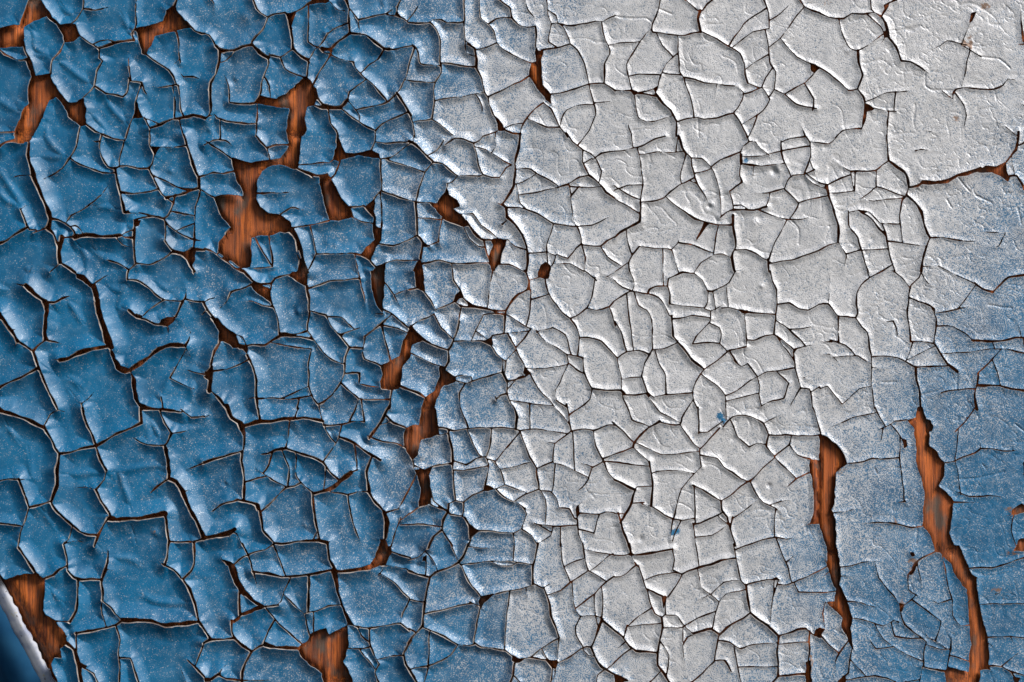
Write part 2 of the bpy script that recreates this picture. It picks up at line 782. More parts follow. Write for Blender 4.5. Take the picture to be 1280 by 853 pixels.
1 990,570 1040,610 1080,640
3 755,635 720,660 620,685
3 615,685 610,750 630,820 650,850
3 600,560 595,640 615,685
2 620,740 680,660 750,640
1 755,640 800,730 870,800 900,840
3 520,780 570,770 620,760
3 385,690 460,665 545,640
2 560,560 580,640 610,700
3 345,432 400,432 450,425
3 450,440 510,460 540,510 600,555
2 460,270 420,350 385,410
1 460,270 580,260
2 420,370 480,400
2 590,265 585,380
4 305,310 290,390 265,460 245,490
3 155,265 200,350 255,410
2 155,260 70,305 10,340
4 10,345 80,420 140,455 240,490
4 245,490 245,560 230,600
1 315,230 310,310
2 90,550 150,580 220,595
2 285,650 330,645 385,660 385,690 345,695 290,680
1 345,695 310,760 320,850
4 0,735 60,760 95,780
2 740,820 820,830 900,840
1 540,800 560,850
T 768 340 5
W 750,232 830,240 840,260 800,260
W 345,280 365,275 365,300
W 1110,480 1140,485 1120,520
1 0,50 50,100 110,125
2 95,0 120,80 110,125
3 0,185 50,150 90,128 140,128 210,135
3 210,135 220,110 260,95 330,92
3 340,40 400,15 430,5 495,10
3 340,40 330,92 345,150 345,200
2 330,25 340,40
2 345,200 430,215 500,225 560,230
2 495,10 550,50 575,120
3 575,120 610,125 660,100 720,70 750,0
2 580,125 580,190 560,235
2 615,130 630,200 630,235
2 710,90 710,215
2 560,240 600,245 670,225
3 670,200 710,220 760,235
3 835,250 870,260 1000,265
3 965,0 985,60 1010,110 1010,200 1010,290 995,390
3 1015,200 1090,200 1150,230 1210,238 1280,205
1 1000,300 1060,340 1120,390 1190,440
1 1190,350 1280,340
3 995,395 1060,430 1110,480
3 1125,480 1190,465 1240,460
3 1120,500 1125,600 1150,670 1165,730
3 820,425 880,425 940,405 995,395
2 815,275 815,350 825,420 820,470
4 360,290 360,340 365,400
3 370,295 440,285 490,278 590,290
2 600,255 595,310 560,350 510,405
2 610,340 650,345 665,390 660,440
1 490,450 580,445 655,450 700,495
1 490,450 510,400
4 365,400 400,440 450,500 490,555 560,610
3 560,615 620,570 690,515 720,495 800,475 820,470
3 235,490 300,480 350,460 385,450
2 215,170 280,165 310,200 340,270
1 120,160 150,210 200,240 230,300 235,400 230,490
1 80,200 90,300 110,400 120,490
3 0,340 45,390 65,460 75,495
3 20,540 80,500 150,490 210,515
2 0,600 20,540
3 230,495 190,570 165,650
3 165,655 200,750 250,785
2 40,670 90,665 165,660
2 20,545 40,660 40,740
3 250,790 310,770 400,765 480,755
1 250,510 290,590 320,640 320,740
3 560,615 510,680 490,740 495,800 530,850
2 555,650 620,700 690,770 695,850
1 465,550 470,620
1 700,775 770,740 850,680 890,660
3 890,655 950,630 1030,620 1090,600
1 750,550 790,590 830,575
1 830,570 870,640
1 730,520 760,570
2 740,800 800,785 890,760
2 890,660 910,720 905,770 915,840
3 920,840 990,805 1060,790 1090,700
1 1090,700 1050,660
3 1165,735 1215,735 1230,780 1240,850
2 1240,750 1280,735
1 60,765 130,770 200,760
4 0,740 40,745 50,800
1 1090,850 1120,800
2 1230,640 1180,660 1240,680
1 1000,410 1080,500 1110,570
T 1024 340 5
3 0,205 60,205 115,275 170,280 225,285 240,250
1 70,0 60,180
3 380,0 320,35 260,85 235,130 230,200 240,250
2 305,0 315,35
3 240,290 270,350 300,380 310,480 325,530 325,600
1 120,290 120,380 130,430
1 0,440 70,430
1 80,440 160,460 220,490
2 0,520 65,515 130,580
2 90,525 200,530 240,525 290,580
2 325,605 440,605
2 325,610 320,700 350,850
3 335,535 400,525 490,535 550,570 605,600
4 600,600 605,680 625,760 630,850
3 610,597 700,595
2 120,850 190,790 250,730 300,720
2 0,720 50,715 110,790
2 470,0 520,40 555,100
3 635,0 625,40 575,85 560,150 550,240 560,320
2 640,10 680,70 745,115
3 610,180 660,195 720,230 740,255
3 560,320 570,400 570,440
3 700,220 730,290 725,370 720,440
4 720,450 760,510 800,575 870,625
3 570,440 640,435 720,450
2 610,520 660,495 720,470
2 570,480 545,550
3 775,265 850,240 960,210
4 980,80 1030,110 1080,125
4 1080,125 1130,80 1180,35 1280,20
2 830,10 900,45 970,70
2 970,95 920,160
1 770,340 840,340 910,385 950,430
4 960,440 1050,435 1130,430 1220,415 1270,415
2 840,505 960,500 1060,490
3 1095,530 1050,580 990,640
4 985,640 985,700 970,760 975,850
3 765,740 850,735 970,730
4 1040,712 1130,715 1200,735 1280,745
2 1110,630 1140,700
2 1100,490 1080,440
1 1100,480 1200,490 1280,510
2 1230,280 1240,340 1265,400
2 1280,420 1280,460
1 400,320 460,310 480,400
0 390,690 480,690
0 860,620 860,720
0 640,770 760,760
0 1060,210 1200,225
0 460,330 500,420 
T 0 510 5
W 670,650 700,670 760,685 760,710 700,705 680,690
W 1020,225 1050,235 1070,370 1075,440 1045,450 1045,380 1030,280
W 1005,650 1040,640 1035,680
5 0,12 70,30 160,65 240,105 280,120
4 280,120 330,190 350,250 375,280
2 280,100 320,40 370,20
3 360,0 370,15 430,30
5 375,285 365,380 360,480 325,580
4 375,285 450,275 520,250 600,240
4 525,0 535,70 570,150 605,240
4 605,240 660,205 740,160 820,125 890,90
4 885,0 890,90
4 890,8 960,5 1040,12 1135,10
3 1000,15 1030,90 1075,160
3 1075,160 1140,150 1220,125
4 1075,165 1050,215 1030,235
3 835,180 880,210 930,230 1030,235
2 1140,30 1200,60 1280,58
4 605,240 640,330 675,390
3 675,390 660,450 605,510
2 470,495 540,490 605,510
4 605,510 640,590 690,670
1 390,410 520,410 660,405 760,400 900,370 1030,360
1 750,410 780,500 830,650
4 1050,450 990,490 930,545
5 1060,440 1110,460 1150,530 1190,630 1230,700 1280,790
2 1155,520 1210,510
3 1165,385 1220,365 1280,345
5 690,690 780,695 880,685 1030,660
4 1035,670 1050,750 1065,830
3 1065,830 1140,835 1220,830
4 1220,835 1280,810
4 325,585 260,605 190,620
4 185,610 160,540 120,465
3 0,455 60,445 130,445 240,440
3 190,620 155,720 135,800 125,850
3 0,720 60,728 140,735
4 325,590 370,650 440,710 510,770 560,790 615,790
4 660,690 630,780 615,850
2 450,740 430,820 400,850
2 400,838 470,830 530,840
1 40,80 70,150 130,210
1 180,240 200,430
1 250,620 310,700 370,770
1 820,730 850,850
1 930,50 970,120 1000,200
1 920,80 930,200
2 600,510 605,560
T 256 510 5
W 205,90 250,100 260,200 250,270 235,270 240,180
W 1250,115 1285,110 1285,310 1260,270 1245,190
W 1095,820 1130,810 1160,850 1085,850
W 310,595 350,605 350,640 325,640
5 130,0 170,60 230,105
5 240,110 320,90 430,80 560,65
4 560,65 620,62 690,75
4 335,0 350,80
1 580,0 565,60
4 240,270 235,330 250,430 250,570
4 0,345 100,310 225,275
3 0,50 40,42
4 330,292 400,285 450,260 510,250
4 515,250 600,285 680,310 740,340 780,390 830,435
2 540,90 520,180 515,245
2 725,0 740,100 790,190 820,220
3 860,110 840,190 800,260 765,320
3 800,105 870,100 930,88 1000,90
4 1160,0 1120,60 1070,130 1020,175
2 1080,100 1140,90 1160,75
4 1140,50 1180,90 1245,120
1 985,0 1000,90
4 890,200 940,220 1000,265 1060,300 1095,325
2 1095,330 1140,305
1 1030,190 1120,210 1200,225 1260,250
1 1110,330 1090,400
4 1035,340 1015,400 1025,480 1030,530
2 910,525 960,518 1030,525
4 1030,525 1070,590 1120,650
3 1125,655 1170,645 1210,632
5 1120,650 1140,720 1130,800
3 1200,695 1280,665
5 690,535 760,515 810,490 860,445 920,405
3 920,405 960,395
1 940,270 960,390
2 570,350 570,420 600,465 660,520 690,535
3 600,470 560,490 510,500 470,540 400,605
4 670,530 685,620 695,700 710,780 720,830
2 310,370 380,420 460,465 520,485
1 500,290 530,380 540,460
2 270,455 380,450
4 30,655 100,610 210,570
4 215,570 270,585 330,605
4 340,610 360,700 370,760 410,810 440,850
5 0,815 80,800 150,785 190,755
3 190,755 200,700
3 150,795 170,830
4 440,845 540,840 640,825 720,825
4 720,825 770,850
2 800,820 760,840
2 700,770 675,820
1 820,530 890,545 900,600 930,720 980,850
1 140,390 180,500
1 735,380 735,490
2 160,770 200,780 240,850
1 400,360 440,290
1 1280,500 1210,640
1 1230,700 1200,850
T 512 510 5
W 75,-5 165,-5 178,100 180,175 150,180 75,195 55,290 30,325 0,300 0,110 60,110
W 30,380 100,385 145,365 130,420 135,520 135,600 110,600 55,615 65,500 50,440
W 455,520 480,480 530,500 540,505 490,515
W 370,740 430,775 380,820
W 1040,610 1060,605 1065,665 1050,700 1040,650
2 0,315 25,340 30,375
2 30,360 100,385
3 210,130 280,145 340,135 430,125 520,125 580,120 660,135 690,140
1 320,0 345,60 370,130
4 650,0 670,60 665,130
4 175,120 240,130 250,200 265,270 270,360 275,390
2 240,160 180,180
3 275,395 340,395 420,375 480,360
2 100,370 180,350 255,345
3 275,400 280,500 290,580
3 145,365 260,345
1 140,500 150,580 230,640
3 290,580 340,588 390,545 450,515
3 340,590 340,640 330,680
2 245,600 290,582
3 245,600 240,650 260,670 330,675
3 515,130 505,210 480,310 495,350 480,430 460,500
2 360,170 400,240 440,300 480,310
1 270,320 350,360 420,320 470,315
2 480,320 540,330
1 530,325 570,400 600,475
3 545,505 590,550 650,585
2 550,490 600,480 680,510 730,520
3 650,585 720,545 805,510
1 560,310 640,210
3 690,140 720,230 750,310 790,375
2 670,365 750,350
2 790,375 790,440 805,510
2 700,135 790,130 890,145
2 820,200 860,215 900,215
1 750,130 750,20
2 920,0 960,60 1000,110 1005,140
3 985,0 1000,80 1010,140
3 1010,145 950,185 905,225 895,290 895,340
3 895,340 850,355 795,380
3 795,380 800,450 805,510
3 1010,145 1080,135 1150,140 1180,130 1240,110 1280,80
3 1150,145 1165,240 1210,330
2 920,345 990,370 1060,410 1115,435
2 895,340 910,350
1 1020,160 1025,280
3 1210,335 1140,370
1 1140,375 1115,440 1080,490 1030,530
1 1040,340 1150,375
3 1215,330 1240,400 1280,450
1 910,360 905,520
2 810,520 880,520 920,560 935,625
2 805,510 850,570 845,720
3 930,625 1000,630 1030,690 1045,700
3 770,715 830,730 900,740 1050,735
2 1070,600 1100,570 1130,565
3 1070,660 1130,665 1190,665 1230,650 1280,660
3 1050,700 1055,790 1080,850
2 720,600 730,660 705,740 705,760
2 660,590 720,630
3 340,680 380,730 430,770 520,770 600,775 660,780
3 660,780 700,755 705,740
3 705,765 760,800 800,850
2 890,760 880,800 830,850
1 780,720 880,780
1 940,745 945,850
4 380,815 375,740 340,690
3 440,780 390,810 370,850
2 0,660 60,620 110,600
3 130,600 180,625 225,640
4 235,650 210,700 200,760
4 200,760 150,800 130,850
1 0,730 90,725 190,740
1 215,770 250,850
2 650,790 690,770
1 640,800 650,850
1 1190,670 1150,780
1 1060,760 1150,785
T 768 510 5
W 1215,320 1285,325 1285,725 1225,725 1240,650 1245,560 1230,450
1 80,0 110,70 180,100
2 265,0 290,30 330,50
3 460,0 420,60 405,100 350,102 280,80
4 280,85 210,125 160,165 120,225 115,245
3 115,245 60,270 0,290
1 0,110 60,150 110,210
2 410,105 440,150 490,220 530,250
3 530,255 575,210
3 530,255 530,310 545,370
1 520,0 520,150
3 500,165 580,150 680,120
3 680,85 740,55 800,45 860,55 930,95 960,170
3 960,170 1060,168 1150,178 1225,172
2 930,95 980,70 1060,30
3 1235,0 1265,80
1 740,110 770,180 840,245
1 840,245 890,220 940,230
3 960,170 950,240 1000,305
1 1000,300 1090,230 1100,180
2 1000,310 1050,360 1120,420
1 1090,230 1140,290 1220,320
3 990,310 920,380 850,450
3 590,305 640,315 680,365 740,400 790,445 840,460
3 850,460 880,530 930,590 1000,620 1060,670
3 850,455 790,490 740,530 665,578
3 660,580 580,530 500,480
1 490,480 500,600 505,710
2 540,365 480,430 420,500
1 420,500 390,610
4 665,580 670,640 705,680
3 705,680 720,740 740,850
3 670,660 600,690 540,720 480,725
2 640,680 700,740
3 165,580 240,620 310,665 370,690
3 370,690 430,700 490,695
2 360,700 360,850
2 200,490 140,490 130,510
4 0,450 60,480 130,510
4 130,510 110,580 80,640 60,700
1 130,610 180,600
2 115,250 160,290 215,340
4 215,340 230,420 235,500 240,590
2 230,265 290,295 360,295 430,285
2 250,410 330,390 480,385
1 0,340 110,355
2 0,655 60,655
4 20,690 50,760 90,850
2 410,720 350,830
1 490,730 510,850
2 530,800 610,795 690,770
2 970,585 1040,580 1120,575
1 1070,500 1140,440 1200,400
2 900,570 840,620 740,680
1 990,640 1000,720 1000,800
3 850,850 930,820 1010,810 1080,820 1140,805
3 1180,735 1225,730
1 740,690 730,760
T 1024 510 5
W -5,160 50,180 110,220 150,280 180,345 130,380 105,400 95,560 75,640 100,740 105,850 45,850 10,760 -5,700
W 610,-5 645,-5 665,60 685,130 690,240 740,280 785,340 775,430 745,490 800,530 835,580 830,700 820,780 850,850 720,850 690,800 640,740 655,600 640,440 605,350 600,200 590,120 550,75 600,60
W 670,70 700,70 712,110 700,150 680,155
W 515,190 545,195 553,235 525,250
W 1200,640 1260,600 1285,610 1285,660 1200,670
W 1210,850 1240,820 1285,815 1285,850
3 180,345 240,338 310,325
2 70,125 140,95 210,60 280,45
3 340,0 380,60 400,100
2 400,130 430,110 470,80
3 470,80 540,72
2 385,130 390,200 370,235
2 450,110 490,150 510,190
1 500,180 500,300 510,400 530,500
1 340,320 480,310
2 80,660 160,645 265,618
3 270,725 360,715 440,720
3 440,720 520,735 580,750 640,745
2 450,600 530,585
1 530,510 540,620
3 790,340 850,335 910,300 970,280 1005,250
3 1005,252 1080,258 1150,268 1210,268 1260,265
2 1210,225 1210,265
2 860,40 930,60 990,10
1 950,90 870,130
2 850,150 850,320 865,400 865,530
3 880,545 940,555 1050,550 1170,562
2 1130,670 1190,670
1 850,590 1010,590
1 1270,340 1280,420
2 1220,690 1200,760 1190,850
0 610,760 600,850
0 350,380 360,410
0 320,680 300,690
1 1000,180 1010,240
0 1220,100 1280,150
0 870,450 1000,440 1150,400
T 0 683 5
W 0,200 40,205 100,180 170,170 240,168 290,200 285,290 275,400 290,425 360,470 410,540 430,610 385,640 400,690 350,700 325,740 370,850 0,850
3 0,165 20,195
4 120,10 170,75 230,160 245,175
2 120,0 125,15
1 110,30 80,90
4 290,195 340,180 380,145 430,120
3 410,0 425,70 430,150
4 430,155 470,190 540,205 640,205
4 680,0 675,100 650,180 640,230 645,330
2 680,145 725,148
4 495,200 490,300 480,400 440,470
3 650,330 700,380 730,425 780,460
5 775,460 860,455 950,465 1040,485 1130,485 1250,468
4 485,530 560,525 640,510 730,495 775,470
2 640,340 640,420 670,470
2 365,450 440,470
3 480,540 485,650 500,720 530,760
3 430,560 445,555
3 735,510 755,580 745,660 755,760 750,850
3 745,695 820,700
3 820,700 840,760 870,850
5 440,620 470,640 500,750 520,850
3 540,740 590,790 620,850
4 1060,0 1045,70 1010,115
4 1215,0 1220,90 1200,150 1160,195
3 1030,120 1090,150 1150,205
4 1150,210 1190,260 1220,350 1255,460
1 690,70 800,75 900,115
1 880,300 970,340 1070,355 1190,348
4 1250,465 1280,540
3 1275,600 1250,660 1235,730
4 1150,690 1210,740 1280,800
1 320,240 350,300 400,360
1 1130,750 1170,840
1 600,0 650,60
3 1250,620 1280,640
T 256 683 5
W 115,75 190,105 210,180 250,260 310,330 380,370 330,370 270,320 215,285 180,220 150,140
W 165,460 230,420 320,375 400,372 350,395 240,435 180,480
W 1085,-5 1165,-5 1170,40 1130,110 1040,140 1030,135 1060,70
W 580,625 630,590 670,540 760,508 775,545 890,490 900,620 870,720 900,770 925,850 750,850 740,790 660,745 600,680
W 790,150 830,155 840,260 880,400 940,500 890,490 870,420 840,320 820,260
W 0,810 50,820 40,850 0,850
4 85,50 110,85 150,110
3 190,105 240,60 310,35 380,20 440,0
4 320,150 400,170 480,185 570,180 650,175 790,150
4 650,180 650,280 645,370
4 215,290 215,420
4 380,372 470,368
4 165,465 170,530 190,575
4 0,600 40,580 120,578 190,570
4 0,480 20,540 40,580
4 190,575 240,620 300,655
4 300,655 260,720 240,780 240,850
4 300,655 340,625 380,610
5 380,610 450,625 580,632
2 90,800 110,760 160,720
4 50,830 90,790
3 90,800 140,825 230,835
4 760,0 780,80 820,150
5 825,155 910,148 970,142 1040,130
1 460,60 490,140
1 240,0 290,100 330,250
2 540,210 500,270 480,340 440,390
2 520,300 570,370 620,420
2 620,420 700,400 770,370 820,370
1 620,420 630,530
1 680,420 680,520
1 390,400 460,480 540,550 600,590
1 400,520 350,600
3 940,500 1030,515 1110,500 1180,480 1230,480 1280,510
1 1090,170 1040,240
2 1110,150 1180,220 1260,300
4 1170,35 1220,50 1280,90
2 1210,130 1260,135 1280,150
1 1280,320 1240,420 1235,470
3 1035,520 1030,600 1060,680 1090,730
2 910,640 980,640 1030,625
3 1090,730 1065,780 1090,850
2 1140,690 1200,680 1250,675
4 1280,580 1245,660 1260,730 1280,770
1 980,560 1000,600
2 1000,690 1050,760
1 0,190 80,185
3 270,835 420,835
T 512 683 5
W 440,310 520,295 540,300 500,320 460,345 455,385 440,380 430,345
W 645,680 690,700 720,705 690,730 660,735 640,720
W 870,705 920,705 935,720 910,770 885,750
W 80,60 105,60 100,90 75,90
2 0,65 50,65 100,30 120,10
2 100,30 150,90 170,140
4 0,150 60,175 130,190
2 105,60 105,170
4 370,0 340,60 300,100 230,135 165,160 130,190
2 265,0 290,60 310,95
3 310,105 350,180 390,250 430,300
4 130,190 110,280 95,380 80,490
4 80,495 30,550 0,600
2 0,330 50,340
1 0,520 40,530
2 380,105 460,95 550,90 640,92
2 500,105 570,125 640,125 680,105
3 640,92 690,105 770,115
4 800,0 785,80 770,130 770,230
2 400,0 450,10 540,0
3 540,298 620,280 700,270 770,260
3 770,235 830,260
3 830,260 870,240 900,230
4 840,260 870,360 900,480 935,570
2 935,570 930,640
1 940,0 955,90 980,200
3 1085,0 1095,90 1115,150
2 1000,110 1060,85 1090,70
3 1115,150 1060,190 1010,220 940,275 870,300
2 1110,15 1190,40 1280,48
2 1200,95 1240,65 1270,55
3 1115,150 1170,180 1230,215
3 1280,190 1230,220 1190,250 1150,300
1 1150,300 1060,385
2 1020,230 1025,330 1040,410 1070,440
2 1070,440 1130,435 1200,455
3 1205,260 1205,350 1210,450
1 1165,310 1160,440 1165,500
4 1210,465 1180,520 1150,600 1135,630
1 1070,440 1035,500 1040,550 1080,605
3 935,720 1000,690 1070,640 1110,625 1135,630
4 1135,630 1160,690 1200,750 1280,800
2 1085,650 1120,680 1160,685
3 1220,775 1180,800 1170,850
3 200,395 300,370 400,340
2 380,350 430,375
3 440,380 415,480 405,600
3 80,500 150,530 220,560 300,610
3 300,610 360,620 400,625
3 400,610 450,630 540,640 600,650 650,690
3 700,705 760,690 820,640 890,600
3 750,700 830,705 870,705
2 830,650 850,690 870,710
1 625,285 610,400 595,620
3 300,615 260,670 200,715 130,740 80,750
1 120,530 120,740
2 125,740 90,850
4 0,760 30,820 50,850
4 655,735 640,800 625,850
3 890,755 885,810 880,850
2 870,850 900,820 920,780
1 670,800 690,850
3 850,700 880,760
1 735,290 740,340
T 768 683 5
W 70,55 100,40 130,55 100,70
W 300,310 325,310 320,370 305,400
W 985,195 1010,190 1030,210 1000,210
W 1250,520 1285,505 1285,580 1240,550
W 0,800 50,810 90,840 80,850 0,850
W 1195,720 1225,710 1235,760 1235,850 1200,850
4 90,0 100,40
4 130,60 200,45 260,35 360,15
3 0,60 60,62
2 105,65 135,120
3 135,125 80,165 40,185 0,185
3 145,125 180,220 195,260
3 150,90 150,120
2 360,10 375,80 365,150
3 365,150 420,175
4 420,175 470,150 540,130 600,115 660,90 755,75
3 755,0 755,75 770,120 790,210 815,240
1 510,0 520,100
3 815,240 880,220 950,205 1030,200
3 1030,235 1080,240 1150,210 1210,190 1280,150
2 990,210 985,350 990,480
2 1020,220 1020,320
1 1030,0 1070,100 1110,220
1 1070,100 1120,60 1170,20
2 1130,240 1145,290
1 1145,290 1280,285
2 230,195 300,175 370,165 420,180
3 415,185 380,250 340,310
4 195,260 250,280 300,305
3 200,265 225,350 250,420 290,440
3 335,320 315,420 290,440
2 310,425 380,430 420,480 480,540
4 480,540 550,530 600,515 650,545
1 440,490 520,450 620,400
2 490,350 550,320 610,290 680,225 780,215
2 530,200 540,250 590,290 640,345
2 790,270 700,300 650,350 620,460
4 650,550 700,510 760,470 855,410
4 820,240 830,320 850,400
4 850,410 900,455 960,490 1020,560
4 1025,565 1080,540 1140,520 1195,515
3 1195,515 1260,550
4 1015,570 1015,680 1020,810
3 660,590 720,600 790,640 830,635
2 780,630 870,615 1000,600
3 655,550 640,630 620,710
1 560,530 450,570 430,620
2 430,500 420,600 440,750
2 290,510 400,510 430,500
4 290,445 300,500 280,580 265,660
4 0,520 50,560 90,620
4 95,630 130,655 190,660 265,660
4 265,660 270,740 310,790 350,850
3 0,720 60,665 95,655
1 310,590 340,680 350,800
3 480,850 550,790 620,720
2 620,715 690,710 730,780
1 680,700 740,800
1 760,690 790,850
2 100,500 180,490 260,485
1 80,490 150,430 210,390
1 80,500 70,570
2 1030,610 1190,600
3 1205,555 1215,640 1210,720
4 1020,810 1110,805 1200,800
4 1020,810 980,850
1 0,650 40,620
2 220,850 270,790
1 800,745 900,750
T 1024 683 5
W 40,-5 105,-5 115,60 135,130 125,240 175,330 185,400 210,450 195,510 205,600 215,650 195,640 165,560 135,500 140,450 85,380 50,360 40,350 95,340 100,270 65,200 50,120
W 740,-5 875,-5 925,110 945,180 985,195 980,260 1005,370 1025,470 1050,570 1060,680 1070,770 1005,780 1000,850 790,850 780,790 800,750 860,770 930,785 940,670 950,620 935,500 930,380 920,270 860,200 820,110 770,60
W 565,40 585,35 600,60 580,70
W 545,180 570,150 590,110 620,90 600,150 570,185
W 490,350 530,360 520,390 510,420 500,400
W 470,462 500,465 495,478
W 115,840 160,800 165,850 110,850
W 0,510 40,505 10,560 0,570
W 1210,820 1260,815 1240,850 1215,850
2 160,120 230,115 310,95 415,93
3 590,100 640,75 720,40
2 140,185 220,180
2 350,130 370,200 420,260 470,320 490,350
3 185,345 250,350 310,375 370,385
2 530,365 570,335 620,305
2 240,450 320,470 400,495 460,470
3 505,430 530,490 580,530 640,570 670,600
3 670,600 650,660 650,740
4 640,745 700,765 780,775
2 640,750 625,850
2 640,510 680,570 740,600 800,620
2 680,620 740,640 820,640
1 820,550 820,640 800,740
2 790,150 810,260 835,340 830,430 880,500 930,495
2 760,60 790,150
1 800,340 740,360 680,320
1 550,210 560,270 610,300
1 630,120 640,260
2 340,480 400,580 500,650 600,700 645,720
3 1005,135 1080,130 1180,105 1280,70
3 945,180 1010,185
2 1080,360 1280,355
1 1080,560 1190,560 1280,570
1 1190,560 1230,620
3 1070,750 1140,750 1190,780 1270,805
3 1190,780 1220,820
2 1060,600 1120,660
3 280,820 350,812 420,820 480,850
2 540,840 600,830
2 40,350 20,420 35,500
3 20,570 60,620 110,665
3 165,600 120,665 100,720 95,790
3 195,650 185,720 180,790 150,820
2 195,700 240,760
3 0,40 35,90 50,130
1 120,70 100,100
1 0,200 50,160
1 670,400 760,470 740,560
1 1120,260 1100,300 1160,270
1 460,500 470,560 560,570
1 300,560 350,640 460,640
1 1250,660 1200,700
1 870,700 930,720
"""

# ------------------------------------------------------------------ the crack plan -> fields on a grid
W0, H0, M = 1280.0, 853.0, 42.0
STEP = 1.1
rng = np.random.RandomState(7)

LATS = {}
def vnoise(x, y, scale, seed, n=256):
    if seed not in LATS: LATS[seed] = np.random.RandomState(seed).uniform(-1, 1, (n, n)).astype(np.float32)
    lat = LATS[seed]
    fx = x / scale + 37.3; fy = y / scale + 91.7
    ix = np.floor(fx).astype(int); iy = np.floor(fy).astype(int)
    tx = fx - ix; ty = fy - iy
    tx = tx * tx * (3 - 2 * tx); ty = ty * ty * (3 - 2 * ty)
    a = lat[iy % n, ix % n]; b = lat[iy % n, (ix + 1) % n]
    c = lat[(iy + 1) % n, ix % n]; d = lat[(iy + 1) % n, (ix + 1) % n]
    return (a * (1 - tx) + b * tx) * (1 - ty) + (c * (1 - tx) + d * tx) * ty

lines, polys = [], []            # lines: [class, points]; polys: points
ox = oy = 0.0; k = 5.0
for row in PLAN.strip().splitlines():
    p = row.split()
    if not p: continue
    if p[0] == 'T':
        ox, oy, k = float(p[1]), float(p[2]), float(p[3]); continue
    pts = np.array([[float(v) for v in t.split(',')] for t in p[1:]]) / k + (ox, oy)
    if p[0] == 'W':
        if oy == 510: pts[:, 1] = np.where(pts[:, 1] > 679.4, 690.0, pts[:, 1])
        polys.append(pts)
    else: lines.append([int(p[0]), pts])

# join loose ends: an end that stops within a few units of another crack or of bare wood runs on into it
def nearest_on(P, A, B):
    d = B - A; L2 = (d * d).sum(1) + 1e-9
    t = np.clip(((P - A) * d).sum(1) / L2, 0, 1)
    Q = A + d * t[:, None]
    r = np.hypot(*(Q - P).T); i = r.argmin()
    return r[i], Q[i]
segA, segB, segO = [], [], []
for i, (c, p) in enumerate(lines):
    segA.append(p[:-1]); segB.append(p[1:]); segO.append(np.full(len(p) - 1, i))
for q in polys:
    segA.append(q); segB.append(np.roll(q, -1, 0)); segO.append(np.full(len(q), -1))
segA = np.concatenate(segA); segB = np.concatenate(segB); segO = np.concatenate(segO)
for i, (c, p) in enumerate(lines):
    loose = [False, False]
    keep = segO != i
    for e, idx in ((0, 0), (1, -1)):
        P = p[idx]
        if P[0] < 3 or P[1] < 3 or P[0] > W0 - 3 or P[1] > H0 - 3:
            nb = 0 if idx == 0 else -2
            P2 = P.copy()
            if P[0] < 3: P2[0] = -0.5
            if P[1] < 3: P2[1] = -0.5
            if P[0] > W0 - 3: P2[0] = W0 + .5
            if P[1] > H0 - 3: P2[1] = H0 + .5
            p[idx] = P2; continue
        r, Q = nearest_on(P, segA[keep], segB[keep])
        if r < 7.5: p[idx] = Q; continue
        hit = None
        if P[0] > 330 and c >= 1 and len(p) > 1:          # on the brittle side a crack runs on until it meets the next one
            q0 = p[1] if idx == 0 else p[-2]
            dv = (P - q0) / (np.hypot(*(P - q0)) + 1e-9)
            Aa, Dd = segA[keep], segB[keep] - segA[keep]
            den = dv[0] * Dd[:, 1] - dv[1] * Dd[:, 0]
            den = np.where(np.abs(den) < 1e-6, 1e-6, den)
            rel = Aa - P
            tt = (rel[:, 0] * Dd[:, 1] - rel[:, 1] * Dd[:, 0]) / den
            uu = (rel[:, 0] * dv[1] - rel[:, 1] * dv[0]) / den
            ok = (tt > 0) & (tt < 24) & (uu >= 0) & (uu <= 1)
            if ok.any(): hit = P + dv * tt[ok].min()
        if hit is None: loose[e] = True
        elif idx == 0: p = np.vstack([hit, p])
        else: p = np.vstack([p, hit])
    lines[i] = [c, p, loose]

def smooth_line(p):
    if len(p) < 3: return p
    out = []
    q = np.vstack([2 * p[0] - p[1], p, 2 * p[-1] - p[-2]])
    for j in range(1, len(q) - 2):
        for t in (0, .5):
            a, b, c, d = q[j - 1], q[j], q[j + 1], q[j + 2]
            cat = .5 * ((2 * b) + (c - a) * t + (2 * a - 5 * b + 4 * c - d) * t * t + (3 * b - a - 3 * c + d) * t ** 3)
            out.append(.6 * cat + .4 * (b + (c - b) * t))
    out.append(p[-1])
    return np.array(out)

gx = np.arange(-M, W0 + M + .01, STEP); gy = np.arange(-M, H0 + M + .01, STEP)
NX, NY = len(gx), len(gy)
GX, GY = np.meshgrid(gx, gy)
# ragged edges: the plan is read through a slightly crooked grid
wx = GX + 1.0 * vnoise(GX, GY, 15, 1)
wy = GY + 1.0 * vnoise(GX, GY, 15, 3)
SD = np.full((NY, NX), 25.0)      # distance to the nearest open edge (negative in a gap)
CURL = np.zeros((NY, NX))         # how far the paint is curled up there
CREASE = np.full((NY, NX), 25.0)
HW  = {0: 0, 1: 0, 1.5: 1.08, 2: .85, 3: 1.2, 4: 1.85, 5: 2.8}
AMP = {0: 1.0, 1: 2.6, 1.5: 2.5, 2: 3.5, 3: 5.3, 4: 7.4, 5: 8.8, 'w': 5.8}
RAD = {0: 6.0, 1: 9.0, 1.5: 8.5, 2: 10.0, 3: 13.5, 4: 17.5, 5: 20.5, 'w': 15.0}
def rad(cls, x): return RAD[cls] * float(np.interp(x, [470, 700], [1, .46]))

